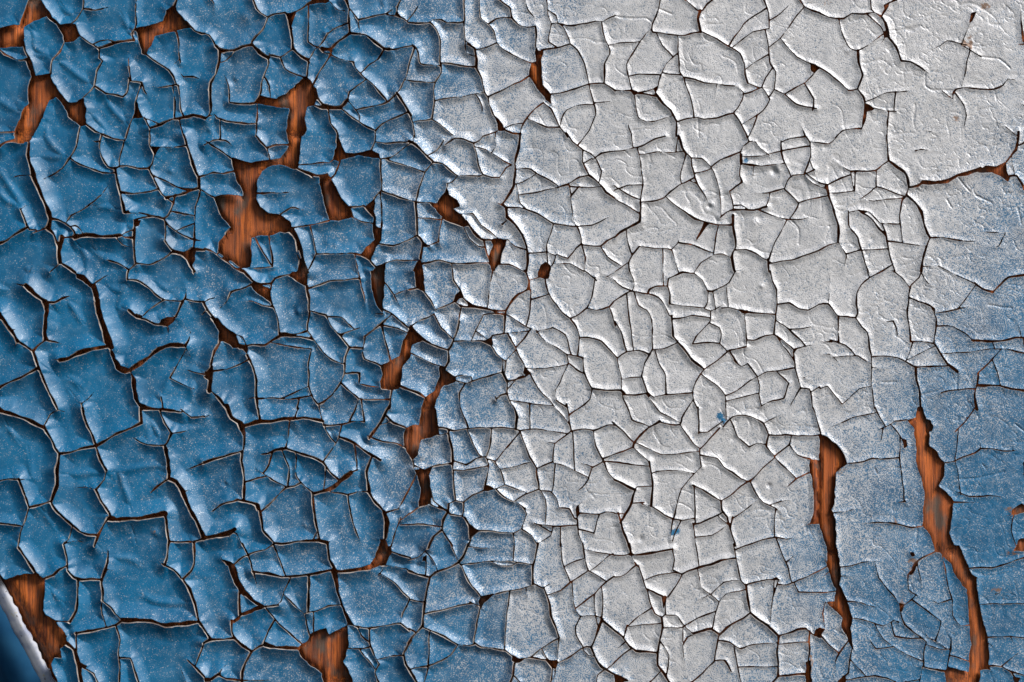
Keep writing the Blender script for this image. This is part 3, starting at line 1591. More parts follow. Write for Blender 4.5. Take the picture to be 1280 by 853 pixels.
def stamp(A, B, ha, hb, cls, aa=1.0, ab=1.0):
    reach = 25.0
    x0 = np.searchsorted(gx, min(A[0], B[0]) - reach); x1 = np.searchsorted(gx, max(A[0], B[0]) + reach)
    y0 = np.searchsorted(gy, min(A[1], B[1]) - reach); y1 = np.searchsorted(gy, max(A[1], B[1]) + reach)
    if x1 - x0 < 2 or y1 - y0 < 2: return
    X = wx[y0:y1, x0:x1]; Y = wy[y0:y1, x0:x1]
    dx, dy = B[0] - A[0], B[1] - A[1]
    t = ((X - A[0]) * dx + (Y - A[1]) * dy) / (dx * dx + dy * dy + 1e-9)
    np.clip(t, 0, 1, out=t)
    d = np.hypot(X - A[0] - t * dx, Y - A[1] - t * dy)
    s = d - (ha + (hb - ha) * t)
    if cls == 'w' or cls > 1:
        np.minimum(SD[y0:y1, x0:x1], s, out=SD[y0:y1, x0:x1])
    else:
        np.minimum(CREASE[y0:y1, x0:x1], d, out=CREASE[y0:y1, x0:x1])
    c = (AMP[cls] * float(np.interp(A[0], [480, 680], [1, .45 if cls in (0, 1) else 1]))) * (aa + (ab - aa) * t) * np.clip(1 - np.maximum(s, 0) / rad(cls, A[0]), 0, 1) ** 1.7
    np.maximum(CURL[y0:y1, x0:x1], c, out=CURL[y0:y1, x0:x1])

def reflections(p):
    yield p
    for fx in (None, 0.0, W0):
        for fy in (None, 0.0, H0):
            if fx is None and fy is None: continue
            q = p.copy()
            if fx is not None: q[:, 0] = 2 * fx - q[:, 0]
            if fy is not None: q[:, 1] = 2 * fy - q[:, 1]
            if (q[:, 0].max() < -M or q[:, 0].min() > W0 + M or q[:, 1].max() < -M or q[:, 1].min() > H0 + M): continue
            yield q

for i, (c, p, loose) in enumerate(lines):
    sp = smooth_line(p)
    if c == 1 and sp[:, 0].mean() > 215: c = 1.5        # away from the thick left side the folds have snapped into hairlines
    L = np.concatenate([[0], np.cumsum(np.hypot(*np.diff(sp, axis=0).T))])
    w = HW[c] * np.interp(sp[:, 0], [480, 680], [1, .84]) * (1 + .35 * np.sin(L / 6.0 + i) * np.sin(L / 15.0 + 2 * i))
    a = np.ones(len(sp))
    tl = 10 + 4 * c
    if loose[0]: w = w * np.clip(L / tl, .0, 1) ** .7; a = a * np.clip(L / tl, .15, 1)
    if loose[1]: w = w * np.clip((L[-1] - L) / tl, .0, 1) ** .7; a = a * np.clip((L[-1] - L) / tl, .15, 1)
    for q in reflections(sp):
        for j in range(len(q) - 1):
            stamp(q[j], q[j + 1], w[j], w[j + 1], c, a[j], a[j + 1])
def ragged(p):                    # a torn outline: short steps, each a little off
    out = []
    for a, b in zip(p, np.roll(p, -1, 0)):
        n = max(1, int(np.hypot(*(b - a)) / 3.2))
        for t in np.arange(n) / n: out.append(a + (b - a) * t)
    q = np.array(out)
    dx = 1.1 * vnoise(q[:, 0], q[:, 1], 9, 51) + .7 * vnoise(q[:, 0], q[:, 1], 4, 52)
    dy = 1.1 * vnoise(q[:, 0], q[:, 1], 9, 53) + .7 * vnoise(q[:, 0], q[:, 1], 4, 54)
    return q + np.stack([dx, dy], 1)
polys = [ragged(p) for p in polys]
INW = np.zeros((NY, NX), bool)
for p in polys:
    for q in reflections(p):
        n = len(q)
        for j in range(n):
            stamp(q[j], q[(j + 1) % n], 0, 0, 'w')
        x0 = np.searchsorted(gx, q[:, 0].min() - 4); x1 = np.searchsorted(gx, q[:, 0].max() + 4)
        y0 = np.searchsorted(gy, q[:, 1].min() - 4); y1 = np.searchsorted(gy, q[:, 1].max() + 4)
        if x1 <= x0 or y1 <= y0: continue
        X = wx[y0:y1, x0:x1]; Y = wy[y0:y1, x0:x1]
        ins = np.zeros(X.shape, bool)
        for j in range(n):
            (xa, ya), (xb, yb) = q[j], q[(j + 1) % n]
            if ya == yb: continue
            ins ^= ((ya > Y) != (yb > Y)) & (X < (xb - xa) * (Y - ya) / (yb - ya) + xa)
        INW[y0:y1, x0:x1] |= ins
SD = np.where(INW, -np.abs(SD), SD)
SD += (.34 * vnoise(GX, GY, 3.4, 2) + .38 * vnoise(GX, GY, 7.5, 4)) * np.interp(GX, [480, 680], [1, .55])      # ragged broken edges
SD[INW & (SD > 0)] = -.05

# flakes = the catchments of the plan: a stretch of paint ends at a crack, at a fold, or at a narrow neck between crack tips
FD = np.minimum(SD, CREASE)
def catchments(F, alpha=.58, small=4.2):
    ny, nx = F.shape
    flat = F.ravel()
    order = np.flatnonzero(flat > 0.0)
    order = order[np.argsort(-flat[order], kind='stable')]
    lab = np.zeros(ny * nx, np.int64).tolist()
    vals = flat.tolist()
    parent, peak = [0], [0.0]
    def find(a):
        while parent[a] != a:
            parent[a] = parent[parent[a]]; a = parent[a]
        return a
    last = ny * nx
    for i in order.tolist():
        v = vals[i]; best = 0
        for j in (i - 1, i + 1, i - nx, i + nx):
            if 0 <= j < last and lab[j]:
                r = find(lab[j])
                if best == 0: best = r
                elif r != best:
                    lo = min(peak[r], peak[best])
                    if v > alpha * lo or (lo < small and v > .75):
                        if peak[r] > peak[best]: best, r = r, best
                        parent[r] = best
                    elif peak[r] > peak[best]: best = r
        if best == 0:
            best = len(parent); parent.append(best); peak.append(v)
        lab[i] = best
    root = np.array([find(i) for i in range(len(parent))])
    return np.unique(root[np.array(lab)], return_inverse=True)[1].reshape(F.shape)
LAB = catchments(FD)
def connected(lab):               # one number for each connected stretch of equal labels
    parent = []
    def find(a):
        while parent[a] != a:
            parent[a] = parent[parent[a]]; a = parent[a]
        return a
    out = np.zeros(lab.shape, np.int64); prev = []
    for r in range(lab.shape[0]):
        row = lab[r]
        cut = np.concatenate([[0], np.flatnonzero(np.diff(row)) + 1, [len(row)]]).tolist()
        cur = []; jp = 0
        for a, b in zip(cut[:-1], cut[1:]):
            v = int(row[a])
            if not v: continue
            rid = len(parent); parent.append(rid)
            while jp < len(prev) and prev[jp][1] <= a: jp += 1
            jj = jp
            while jj < len(prev) and prev[jj][0] < b:
                if prev[jj][3] == v: parent[find(prev[jj][2])] = find(rid)
                jj += 1
            cur.append((a, b, rid, v)); out[r, a:b] = rid + 1
        prev = cur
    root = np.array([0] + [find(i) + 1 for i in range(len(parent))])
    return np.unique(root[out], return_inverse=True)[1].reshape(lab.shape)
LAB = connected(LAB)
cnt = np.bincount(LAB.ravel())
LAB = np.where(cnt[LAB] < 10, 0, LAB)
LAB = np.unique(LAB, return_inverse=True)[1].reshape(LAB.shape)
NL = LAB.max()

# ------------------------------------------------------------------ where the silver coat lies over the blue, and the relief
def sstep(a, b, x):
    t = np.clip((x - a) / (b - a), 0, 1); return t * t * (3 - 2 * t)
n_big = vnoise(GX, GY, 60, 11); n_mid = vnoise(GX, GY, 22, 12)
ragx = GX + 26 * n_big + 16 * n_mid
xl = np.interp(GY, [0, 300, 600, 853], [648, 632, 656, 718])
xr = np.interp(GY, [0, 200, 350, 430, 550, 650, 853], [1440, 1330, 1225, 1185, 1090, 1050, 985])
SIL = sstep(xl - 290, xl + 190, ragx) * (1 - .80 * sstep(xr - 210, xr + 190, ragx))
SIL = np.maximum(SIL, .13 * sstep(40, 480, ragx))
for bx, by, br in ((900, 520, 5), (904, 526, 4), (841, 666, 4), (846, 664, 4), (932, 201, 3)):
    SIL = SIL * (1 - np.exp(-(((GX - bx) ** 2 + (GY - by) ** 2) / (br * br)) ** 2))
own = np.random.RandomState(5).uniform(-1, 1, NL + 1); own[0] = 0       # no two flakes took quite the same amount of silver
SIL = np.clip(SIL + .13 * own[LAB] * 4 * np.clip(SIL * (1 - SIL), 0, .25), 0, 1)
STAIN = np.zeros((NY, NX)); sn1 = .9 * vnoise(GX, GY, 5, 91); sn2 = .62 + .5 * vnoise(GX, GY, 2.6, 92)
def win(x, y, r):                 # the grid cells within r of a point
    a = max(0, int((y - r + M) / STEP)); b_ = max(0, int((y + r + M) / STEP)); c_ = max(0, int((x - r + M) / STEP)); d_ = max(0, int((x + r + M) / STEP))
    return (slice(a, b_), slice(c_, d_))
for bx, by, rx, ry in ((1212, 50, 5, 14), (1204, 56, 6, 8), (1206, 92, 4, 7), (1232, 8, 8, 6), (1050, 590, 7, 5), (1140, 700, 6, 8), (1138, 712, 5, 7), (1126, 756, 6, 9),
                       (1268, 636, 12, 6), (1265, 690, 9, 6), (1012, 830, 5, 18), (968, 722, 5, 3), (1247, 738, 9, 5), (1195, 148, 5, 4), (1034, 5, 6, 5), (194, 665, 5, 3),
                       (166, 42, 4, 6), (212, 664, 4, 4), (1120, 655, 5, 10), (530, 696, 5, 4)):
    q = win(bx, by, 50)
    STAIN[q] = np.maximum(STAIN[q], np.exp(-(((GX[q] - bx) / rx) ** 2 + ((GY[q] - by) / ry) ** 2) + sn1[q]) * sn2[q])
FAR = sstep(1010, 1130, GX) * (1 - .25 * sstep(560, 700, GY))      # thinner, harder paint towards the right: less curl, more wrinkles
SILV = sstep(xl - 110, xl + 60, GX)
curl_k = 1.0 - .66 * SILV - .12 * FAR
Z = 2.6 - 1.6 * FAR + CURL * curl_k - (.5 + .5 * SILV) * np.exp(-(CREASE / 1.1) ** 2)
Z += .9 * vnoise(GX, GY, 34, 21) + .16 * vnoise(GX, GY, 15, 22)
# fine dried-skin wrinkles
wr = np.abs(vnoise(GX + 8 * vnoise(GX, GY, 19, 31), GY + 8 * vnoise(GX, GY, 19, 32), 16, 33))
Z -= (.10 + .48 * SILV * (1 - .2 * FAR)) * np.exp(-(wr / .055) ** 2) * sstep(-.25, .35, vnoise(GX, GY, 30, 34))
wr3 = np.abs(vnoise(GX + 10 * vnoise(GX, GY, 26, 35), GY + 10 * vnoise(GX, GY, 26, 36), 27, 37))
Z -= (.14 + .40 * SILV) * np.exp(-(wr3 / .03) ** 2) * sstep(-.2, .3, vnoise(GX, GY, 38, 38))
wr2 = np.abs(vnoise(GX + 4 * vnoise(GX, GY, 9, 41), GY + 4 * vnoise(GX, GY, 9, 42), 8.5, 43))
Z -= FAR * .75 * np.exp(-(wr2 / .05) ** 2) * sstep(-.3, .3, vnoise(GX, GY, 24, 46))
Z += FAR * .10 * vnoise(GX, GY, 3.0, 44) + (.05 + .05 * SILV) * vnoise(GX, GY, 3.4, 45)
# blisters and pits: x, y, radius, height
for bx, by, br, bh in ((968, 214, 5, -3), (972, 212, 4, 2.4), (887, 258, 3.2, -2.2), (889, 256, 3, 1.6), (944, 275, 8, 1.5), (948, 273, 4, -1.6),
                       (952, 358, 3, 1.4), (961, 607, 3, -1.8), (801, 674, 4, -1.6), (970, 250, 5, .8), (476, 4, 5, -2.2), (479, 5, 4, 2.4),
                       (412, 40, 5, -2), (408, 43, 4, 2.2), (292, 102, 5, -1.5), (295, 99, 4, 1.2), (368, 388, 5, -2.2), (372, 389, 4, 2.6),
                       (264, 164, 4, 1.8), (282, 604, 4, -1.5), (284, 603, 3, 1.8), (382, 657, 5, 1.6), (214, 214, 4, 1.6), (195, 666, 5, 2.4),
                       (411, 305, 5, 1.4), (420, 306, 4, 1.4), (887, 504, 5, 1.2), (916, 549, 4, -1), (653, 270, 3.5, -1.5), (655, 272, 3, 1.2),
                       (290, 30, 14, -2.5), (310, 22, 8, 2.2), (665, 185, 6, -1.0), (690, 193, 5, -1.0), (1059, 64, 4, 1.2), (1090, 299, 4, -1),
                       (780, 840, 6, 1.5), (888, 503, 5, -1.2)):
    q = win(bx, by, 4 * br)
    Z[q] += bh * np.exp(-((GX[q] - bx) ** 2 + (GY[q] - by) ** 2) / (br * br))
ZY, ZX = np.gradient(Z, STEP)
SY, SX = np.gradient(SD, STEP)

# ------------------------------------------------------------------ cut the sheet into flakes
l00 = LAB[:-1, :-1]; l10 = LAB[:-1, 1:]; l11 = LAB[1:, 1:]; l01 = LAB[1:, :-1]
full = (l00 > 0) & (l00 == l10) & (l00 == l11) & (l00 == l01)
mixed = ~full & ((l00 > 0) | (l10 > 0) | (l11 > 0) | (l01 > 0))
gid = np.arange(NY * NX).reshape(NY, NX)
fy, fx = np.nonzero(full)
Q = np.stack([gid[fy, fx], gid[fy + 1, fx], gid[fy + 1, fx + 1], gid[fy, fx + 1]], 1)
Ql = LAB[fy, fx]
NG = NY * NX
VX = [GX.ravel()]; cross = {}; cx, cy, cz, cnx, cny, cop, csl, cst = [], [], [], [], [], [], [], []
SDl, Zl, LABl, SILl = SD.ravel().tolist(), Z.ravel().tolist(), LAB.ravel().tolist(), SIL.ravel().tolist()
STl = STAIN.ravel().tolist()
ZXl, ZYl = ZX.ravel().tolist(), ZY.ravel().tolist()
GXl, GYl = GX.ravel().tolist(), GY.ravel().tolist()
def crossing(i, j, L):            # i inside flake L, j outside
    key = (i, j, L)
    r = cross.get(key)
    if r is None:
        si, sj = SDl[i], SDl[j]
        is_open = LABl[j] == 0
        t = min(.95, max(.05, si / (si - sj))) if (is_open and sj < 0) else .5
        r = cross[key] = NG + len(cx)
        cx.append(GXl[i] + (GXl[j] - GXl[i]) * t); cy.append(GYl[i] + (GYl[j] - GYl[i]) * t)
        cz.append(Zl[i] + (Zl[j] - Zl[i]) * t)
        cnx.append(ZXl[i] + (ZXl[j] - ZXl[i]) * t); cny.append(ZYl[i] + (ZYl[j] - ZYl[i]) * t)
        csl.append(SILl[i] + (SILl[j] - SILl[i]) * t)
        cst.append(STl[i] + (STl[j] - STl[i]) * t)
        cop.append(is_open or min(si, sj) < 1.1)
    return r
Pl, Pv, El, Ev = [], [], [], []   # polygons of cut cells, rim edges
my, mx = np.nonzero(mixed)
for y, x in zip(my.tolist(), mx.tolist()):
    i0 = y * NX + x
    c = (i0, i0 + NX, i0 + NX + 1, i0 + 1)
    ls = [LABl[q] for q in c]
    for L in set(ls):
        if not L: continue
        poly = []; kinds = []
        for a in range(4):
            i, j = c[a], c[(a + 1) & 3]
            if ls[a] == L:
                poly.append(i); kinds.append(0)
                if ls[(a + 1) & 3] != L: poly.append(crossing(i, j, L)); kinds.append(1)
            elif ls[(a + 1) & 3] == L:
                poly.append(crossing(j, i, L)); kinds.append(1)
        n = len(poly)
        Pl.append(L); Pv.append(poly)
        for a in range(n):
            b = (a + 1) % n
            if kinds[a] and kinds[b] and (cop[poly[a] - NG] or cop[poly[b] - NG]):
                El.append(L); Ev.append((poly[a], poly[b]))
AX = np.concatenate([GX.ravel(), cx]); AY = np.concatenate([GY.ravel(), cy]); AZ = np.concatenate([Z.ravel(), cz])
ANX = np.concatenate([ZX.ravel(), cnx]); ANY = np.concatenate([ZY.ravel(), cny]); ASL = np.concatenate([SIL.ravel(), csl]); AST = np.concatenate([STAIN.ravel(), cst])

def to_world(x, y, z): return np.stack([(x - W0 / 2) * S, -z * S, (H0 / 2 - y) * S], 1)


# ------------------------------------------------------------------ materials
def new_mat(name):
    m = bpy.data.materials.new(name); m.use_nodes = True
    t = m.node_tree; return m, t, t.nodes["Principled BSDF"]
def node(t, typ, **kw):
    n = t.nodes.new(typ)
    for k_, v in kw.items(): setattr(n, k_, v)
    return n
def noise(t, vec, scale, detail=2.0, rough=.5):
    n = node(t, "ShaderNodeTexNoise"); n.inputs["Scale"].default_value = scale
    n.inputs["Detail"].default_value = detail; n.inputs["Roughness"].default_value = rough
    t.links.new(vec, n.inputs["Vector"]); return n.outputs["Fac"]
def remap(t, src, a, b, c=0.0, d=1.0):
    n = node(t, "ShaderNodeMapRange"); t.links.new(src, n.inputs[0])
    for i_, v in zip((1, 2, 3, 4), (a, b, c, d)): n.inputs[i_].default_value = v
    return n.outputs[0]
def mth(t, op, a, b):
    n = node(t, "ShaderNodeMath", operation=op)
    for i_, v in enumerate((a, b)):
        if isinstance(v, (int, float)): n.inputs[i_].default_value = v
        else: t.links.new(v, n.inputs[i_])
    return n.outputs[0]
def mix(t, fac, a, b, mode='MIX'):
    n = node(t, "ShaderNodeMix", data_type='RGBA', blend_type=mode)
    if isinstance(fac, (int, float)): n.inputs[0].default_value = fac
    else: t.links.new(fac, n.inputs[0])
    for i_, v in ((6, a), (7, b)):
        if isinstance(v, tuple): n.inputs[i_].default_value = (*v, 1)
        else: t.links.new(v, n.inputs[i_])
    return n.outputs[2]
def position(t, scale=(1, 1, 1)):
    g = node(t, "ShaderNodeNewGeometry")
    mp = node(t, "ShaderNodeMapping"); mp.inputs["Scale"].default_value = scale
    t.links.new(g.outputs["Position"], mp.inputs["Vector"]); return mp.outputs[0]
U = 1.0 / S

paint, t, b = new_mat("blue paint under silver overspray")
pos = position(t)
att = node(t, "ShaderNodeAttribute", attribute_name="silver").outputs["Fac"]
fine = noise(t, pos, U / 1.3, 0.0, .6)
mid = noise(t, pos, U / 9, 3.0, .6)
wide = noise(t, pos, U / 55, 3.0, .55)
blue = mix(t, remap(t, wide, .3, .7), (.002, .090, .205), (.006, .160, .335))
blue = mix(t, remap(t, mid, .35, .75, 0, .45), blue, (.014, .180, .345))
grey = mix(t, remap(t, mid, .3, .7), (.60, .595, .60), (.76, .75, .75))
grey = mix(t, remap(t, fine, .25, .5, .5, 0), grey, (.14, .16, .20))
cov = mth(t, 'ADD', att, mth(t, 'MULTIPLY', mth(t, 'SUBTRACT', mid, .5), .6))
thr = remap(t, cov, 0, 1, .80, .24)
df = mth(t, 'SUBTRACT', fine, thr)
mask = mth(t, 'ADD', mth(t, 'MULTIPLY', remap(t, df, -.12, .12), .66), mth(t, 'MULTIPLY', remap(t, cov, .0, 1.0), .34))
col = mix(t, mask, blue, grey)
col = mix(t, remap(t, noise(t, pos, U / 80, 5, .65), .5, .75, 0, .14), col, (.18, .17, .15))
stain = node(t, "ShaderNodeAttribute", attribute_name="stain").outputs["Fac"]
col = mix(t, remap(t, mth(t, 'ADD', stain, mth(t, 'MULTIPLY', mth(t, 'SUBTRACT', fine, .5), .8)), .35, .8, 0, .85), col, (.26, .14, .075))
t.links.new(col, b.inputs["Base Color"])
t.links.new(remap(t, mask, 0, 1, .43, .48), b.inputs["Roughness"])
t.links.new(remap(t, mask, 0, 1, 0, .22), b.inputs["Metallic"])
bp = node(t, "ShaderNodeBump"); bp.inputs["Distance"].default_value = S * 1.0
hh = mth(t, 'ADD', mth(t, 'MULTIPLY', fine, remap(t, att, 0, 1, .2, .9)), mth(t, 'MULTIPLY', noise(t, pos, U / 6, 3), .25))
t.links.new(hh, bp.inputs["Height"]); bp.inputs["Strength"].default_value = .35
t.links.new(bp.outputs[0], b.inputs["Normal"])
b.inputs["Specular IOR Level"].default_value = .5

rim, t, b = new_mat("broken paint edge, primer and old coats")
pos = position(t)
col = mix(t, remap(t, noise(t, pos, U / 22, 4, .7), .38, .62), (.13, .095, .08), (.46, .41, .37))
t.links.new(col, b.inputs["Base Color"]); b.inputs["Roughness"].default_value = .8

wood, t, b = new_mat("bare weathered wood, vertical grain")
g1 = noise(t, position(t, (1, 1, .04)), U / 6, 6, .7)
g2 = noise(t, position(t, (1, 1, .12)), U / 24, 4, .6)
blot = noise(t, position(t, (1, 1, .6)), U / 30, 3, .6)
fib = noise(t, position(t, (1, 1, .045)), U / 1.9, 4, .65)
big = noise(t, position(t, (1, 1, .8)), U / 150, 2, .5)
knot = noise(t, position(t, (1, 1, .35)), U / 12, 4, .65)
col = mix(t, remap(t, g1, .38, .60), (.18, .034, .007), (.85, .21, .032))
col = mix(t, remap(t, g2, .42, .62, 0, .85), col, (.42, .10, .020))
col = mix(t, remap(t, fib, .40, .52, .7, 0), col, (.035, .012, .007))
col = mix(t, remap(t, knot, .54, .70, 0, .6), col, (.055, .022, .013))
col = mix(t, remap(t, big, .47, .67, 0, .4), col, (.13, .055, .032))
col = mix(t, remap(t, blot, .54, .66, 0, .8), col, (.10, .088, .070))
t.links.new(col, b.inputs["Base Color"]); b.inputs["Roughness"].default_value = .7
bp = node(t, "ShaderNodeBump"); bp.inputs["Distance"].default_value = S * 1.5; bp.inputs["Strength"].default_value = .7
t.links.new(mth(t, 'ADD', g1, mth(t, 'MULTIPLY', fib, .5)), bp.inputs["Height"]); t.links.new(bp.outputs[0], b.inputs["Normal"])

chip, t, b = new_mat("pale chipped layers of old paint")
pos = position(t)
n1 = noise(t, pos, U / 18, 4, .65)
col = mix(t, remap(t, n1, .40, .55), (.36, .40, .52), (.52, .54, .60))
col = mix(t, remap(t, noise(t, pos, U / 9, 3, .6), .64, .72), col, (.50, .44, .24))
col = mix(t, remap(t, noise(t, pos, U / 6, 3, .6), .66, .70), col, (.10, .075, .06))
t.links.new(col, b.inputs["Base Color"]); b.inputs["Roughness"].default_value = .75

gloss, t, b = new_mat("glossy blue paint of the rounded edge")
col = mix(t, remap(t, noise(t, position(t), U / 30, 3), .3, .7), (.02, .11, .25), (.035, .16, .32))
t.links.new(col, b.inputs["Base Color"]); b.inputs["Roughness"].default_value = .28

# ------------------------------------------------------------------ the board: bare wood, rounded edge, paint flakes
C = sc.collection
board = bpy.data.objects.new("painted_wooden_board", None)
C.objects.link(board)
board["label"] = "old wooden board with cracked, curling blue paint under a silver-grey coat"
board["category"] = "board"
def add(name, me, parent, loc=(0, 0, 0)):
    o = bpy.data.objects.new(name, me); C.objects.link(o); o.parent = parent; o.location = loc
    return o

# bare wood: a solid plank with raised grain
wxs = np.arange(-M - 60, W0 + M + 61, 2.6); wys = np.arange(-M - 60, H0 + M + 61, 6.0)
WX, WY = np.meshgrid(wxs, wys)
bend = 7 * vnoise(WX, WY, 120, 61)
def sample(F, x, y):
    ix = np.clip(np.rint((x + M) / STEP).astype(int), 0, NX - 1); iy = np.clip(np.rint((y + M) / STEP).astype(int), 0, NY - 1)
    return F[iy, ix]
deep = sstep(-3.0, .5, sample(SD, WX, WY)) * (1 - .5 * sstep(1010, 1130, WX))       # wood lowered under the paint, shaped so that narrow cracks fall into shade
WZ = .75 * vnoise(WX + bend, WY * .03, 7, 62) + 1.3 * vnoise(WX + bend, WY * .02, 23, 63) + .3 * vnoise(WX + bend, WY * .08, 3.2, 64) - 2.6 - 6.0 * deep
ny, nx = WX.shape
A = np.array([-24.0, 686.0]); B = np.array([130.0, 976.0])          # the board's lower left edge
u = (B - A) / np.hypot(*(B - A)); w = np.array([-u[1], u[0]])         # w points down-left, off the board
off = (WX - A[0]) * w[0] + (WY - A[1]) * w[1]
WZ = WZ - 16 * sstep(-22, 8, off)
v = to_world(WX.ravel(), WY.ravel(), WZ.ravel())
ids = np.arange(ny * nx).reshape(ny, nx)
onb = (off < 11)
cell = onb[:-1, :-1] & onb[1:, :-1] & onb[1:, 1:] & onb[:-1, 1:]
f = np.stack([ids[:-1, :-1], ids[1:, :-1], ids[1:, 1:], ids[:-1, 1:]], -1)[cell].reshape(-1, 4).tolist()
ec = {}
for q in f:
    for a_, b_ in zip(q, q[1:] + q[:1]):
        if (b_, a_) in ec: del ec[(b_, a_)]
        else: ec[(a_, b_)] = 1
bv = sorted({i_ for e_ in ec for i_ in e_}); bi = {i_: n_ for n_, i_ in enumerate(bv)}
back = v[bv].copy(); back[:, 1] = .02                                  # the plank is 2 cm thick
vv = np.vstack([v, back]); nb = len(v)
f += [[b_, a_, nb + bi[a_], nb + bi[b_]] for a_, b_ in ec]
nxt = {a_: b_ for a_, b_ in ec}; st = next(iter(nxt)); loop_ = [st]
while nxt[loop_[-1]] != st: loop_.append(nxt[loop_[-1]])
f.append([nb + bi[i_] for i_ in loop_])
used = np.zeros(len(vv), bool); used[[i_ for q in f for i_ in q]] = True
remap_i = np.cumsum(used) - 1
vv = vv[used]; f = [[int(remap_i[i_]) for i_ in q] for q in f]
me = bpy.data.meshes.new("bare_wood"); me.from_pydata(vv.tolist(), [], f); me.materials.append(wood)
me.polygons.foreach_set("use_smooth", [len(p.vertices) == 4 for p in me.polygons])
o = add("bare_wood", me, board); o["label"] = "bare reddish-brown wood showing where paint has fallen away"

# rounded edge in the bottom left corner: a swept profile with a pale chipped border
def sweep(name, prof, mat, parent, seed, rough):
    ts = np.arange(0, np.hypot(*(B - A)), 3.0)
    vs = []; fs = []
    n = len(prof)
    for j, tt in enumerate(ts):
        for i, (d, z) in enumerate(prof):
            jit = rough * (float(vnoise(np.array([tt]), np.array([d * .3]), 9, seed)[0]) + .6 * float(vnoise(np.array([tt]), np.array([d]), 3.5, seed + 1)[0])) * (1 if i < 2 else .25)
            p = A + u * tt + w * (d + jit)
            vs.append((p[0], p[1], z + .25 * jit))
    vs = np.array(vs)
    for j in range(len(ts) - 1):
        for i in range(n - 1):
            a = j * n + i; fs.append([a, a + n, a + n + 1, a + 1])
    me = bpy.data.meshes.new(name)
    me.from_pydata(to_world(vs[:, 0], vs[:, 1], vs[:, 2]).tolist(), [], fs)
    me.materials.append(mat); me.polygons.foreach_set("use_smooth", [True] * len(fs))
    return add(name, me, parent)
prof = [(8, -12.0)] + [(10 + 52 * math.sin(a), -11.0 - 52 * (1 - math.cos(a))) for a in np.linspace(0.05, 1.35, 18)] + [(70, -82), (90, -122), (150, -182)]
edge = sweep("rounded_edge", prof, gloss, board, 71, .5)
edge["label"] = "glossy blue rounded edge falling away into shadow"
sweep("chipped_border", [(-3, -9), (-1.5, -5), (2, -5.2), (6, -6.8), (10, -9), (13, -10.5), (15, -12.5)], chip, edge, 75, 2.0)

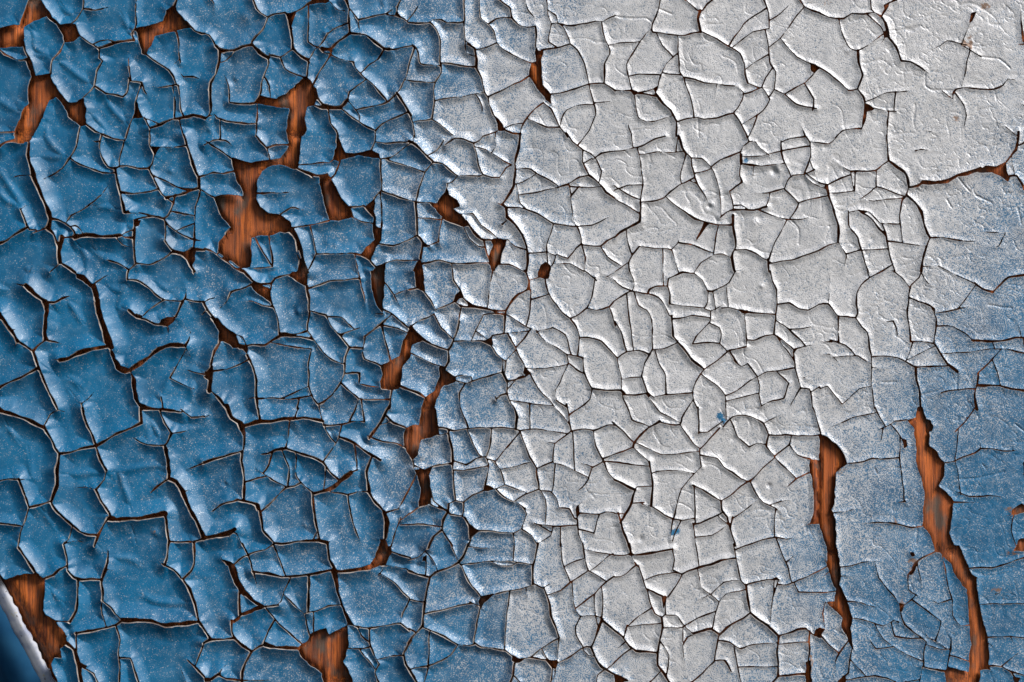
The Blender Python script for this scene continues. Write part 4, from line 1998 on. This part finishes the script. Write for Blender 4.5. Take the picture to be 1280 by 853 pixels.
# paint flakes
ordq = np.argsort(Ql, kind='stable'); Q = Q[ordq]; Ql = Ql[ordq]
qs = np.searchsorted(Ql, np.arange(NL + 2))
P_by = [[] for _ in range(NL + 1)]; E_by = [[] for _ in range(NL + 1)]
for L, p in zip(Pl, Pv): P_by[L].append(p)
for L, e in zip(El, Ev): E_by[L].append(e)
SDX, SDY = SX, SY
def outward(x, y):
    ix = np.clip(np.rint((x + M) / STEP).astype(int), 0, NX - 1); iy = np.clip(np.rint((y + M) / STEP).astype(int), 0, NY - 1)
    ox_, oy_ = -SX[iy, ix], -SY[iy, ix]
    n = np.hypot(ox_, oy_) + 1e-6
    return ox_ / n, oy_ / n
def build_flake(name, labels):
    quads = np.concatenate([Q[qs[L]:qs[L + 1]] for L in labels])
    pols = [p for L in labels for p in P_by[L]]
    edges = np.array([e for L in labels for e in E_by[L]], int).reshape(-1, 2)
    sizes = np.concatenate([np.full(len(quads), 4), np.array([len(p) for p in pols], int)]).astype(int)
    flat = np.concatenate([quads.ravel(), np.array([i for p in pols for i in p], int)]).astype(int)
    uq, inv = np.unique(flat, return_inverse=True)
    n0 = len(uq)
    X, Y, Zt = AX[uq], AY[uq], AZ[uq]
    nx_, ny_ = ANX[uq], ANY[uq]
    sil = ASL[uq]
    VXs, VYs, VZs = [X], [Y], [Zt]; sils = [sil]
    ln = np.sqrt(nx_ ** 2 + ny_ ** 2 + 1)
    nrm = [np.stack([-nx_ / ln, -1 / ln, ny_ / ln], 1)]        # world axes: x right, y away from the camera, z up
    loops = [inv]; tot = [sizes]
    nside = 0
    if len(edges):
        ue, ie = np.unique(edges.ravel(), return_inverse=True); ie = ie.reshape(-1, 2)
        ex, ey, ez = AX[ue], AY[ue], AZ[ue]
        top = np.searchsorted(uq, ue)
        oxw, oyw = outward(ex, ey)
        slope = np.clip(ANX[ue] * oxw + ANY[ue] * oyw, .05, .8)
        th = np.arctan(slope)
        thick = 2.7 - 1.1 * np.clip(ASL[ue] * 1.2, 0, 1)
        m = len(ue)
        VXs += [ex + oxw * thick * np.sin(th)]; VYs += [ey + oyw * thick * np.sin(th)]
        VZs += [ez - thick * np.cos(th)]
        sils += [ASL[ue]]
        nn = np.stack([oxw * np.cos(th), -np.sin(th), -oyw * np.cos(th)], 1)
        side = np.stack([top[ie[:, 0]], n0 + ie[:, 0], n0 + ie[:, 1], top[ie[:, 1]]], 1)
        rim_n = nn[np.stack([ie[:, 0], ie[:, 0], ie[:, 1], ie[:, 1]], 1).ravel()]
        loops.append(side.ravel()); tot.append(np.full(len(side), 4)); nside = len(side)
    VXa, VYa, VZa = map(np.concatenate, (VXs, VYs, VZs))
    cxm, cym = X.mean(), Y.mean()
    origin = to_world(np.array([cxm]), np.array([cym]), np.array([0.0]))[0]
    co = to_world(VXa, VYa, VZa) - origin
    me = bpy.data.meshes.new(name)
    L_ = np.concatenate(loops).astype(np.int32); T_ = np.concatenate(tot).astype(np.int32)
    me.vertices.add(len(co)); me.vertices.foreach_set("co", co.astype(np.float32).ravel())
    me.loops.add(len(L_)); me.loops.foreach_set("vertex_index", L_)
    me.polygons.add(len(T_)); me.polygons.foreach_set("loop_start", np.concatenate([[0], np.cumsum(T_)[:-1]]).astype(np.int32))
    mi = np.zeros(len(T_), np.int32)
    if nside: mi[-nside:] = 1
    me.materials.append(paint); me.materials.append(rim)
    me.polygons.foreach_set("material_index", mi)
    me.polygons.foreach_set("use_smooth", np.ones(len(T_), bool))
    me.update(calc_edges=True)
    at_ = me.attributes.new("silver", 'FLOAT', 'POINT'); at_.data.foreach_set("value", np.concatenate(sils).astype(np.float32))
    at_ = me.attributes.new("stain", 'FLOAT', 'POINT'); at_.data.foreach_set("value", np.concatenate([AST[uq], AST[ue]] if nside else [AST[uq]]).astype(np.float32))
    ln_ = nrm[0][inv]
    if nside: ln_ = np.concatenate([ln_, rim_n])
    me.normals_split_custom_set(ln_.astype(np.float32).tolist())
    return add("paint_flake" if name == "paint_flake" else name, me, board, tuple(origin))

inside = (GX >= 0) & (GX < W0) & (GY >= 0) & (GY < H0)
area = np.bincount(LAB[inside], minlength=NL + 1); area[0] = 0
rank = np.argsort(-area)
big = [int(L) for L in rank[:300] if area[L] > 0 and qs[L + 1] > qs[L]]
rest = [L for L in range(1, NL + 1) if L not in set(big) and qs[L + 1] > qs[L]]
for L in big: build_flake("paint_flake", [L])
o = build_flake("paint_fragments", rest); o["kind"] = "stuff"
print("flakes", len(big), "rest", len(rest), "verts", sum(len(m.vertices) for m in bpy.data.meshes))
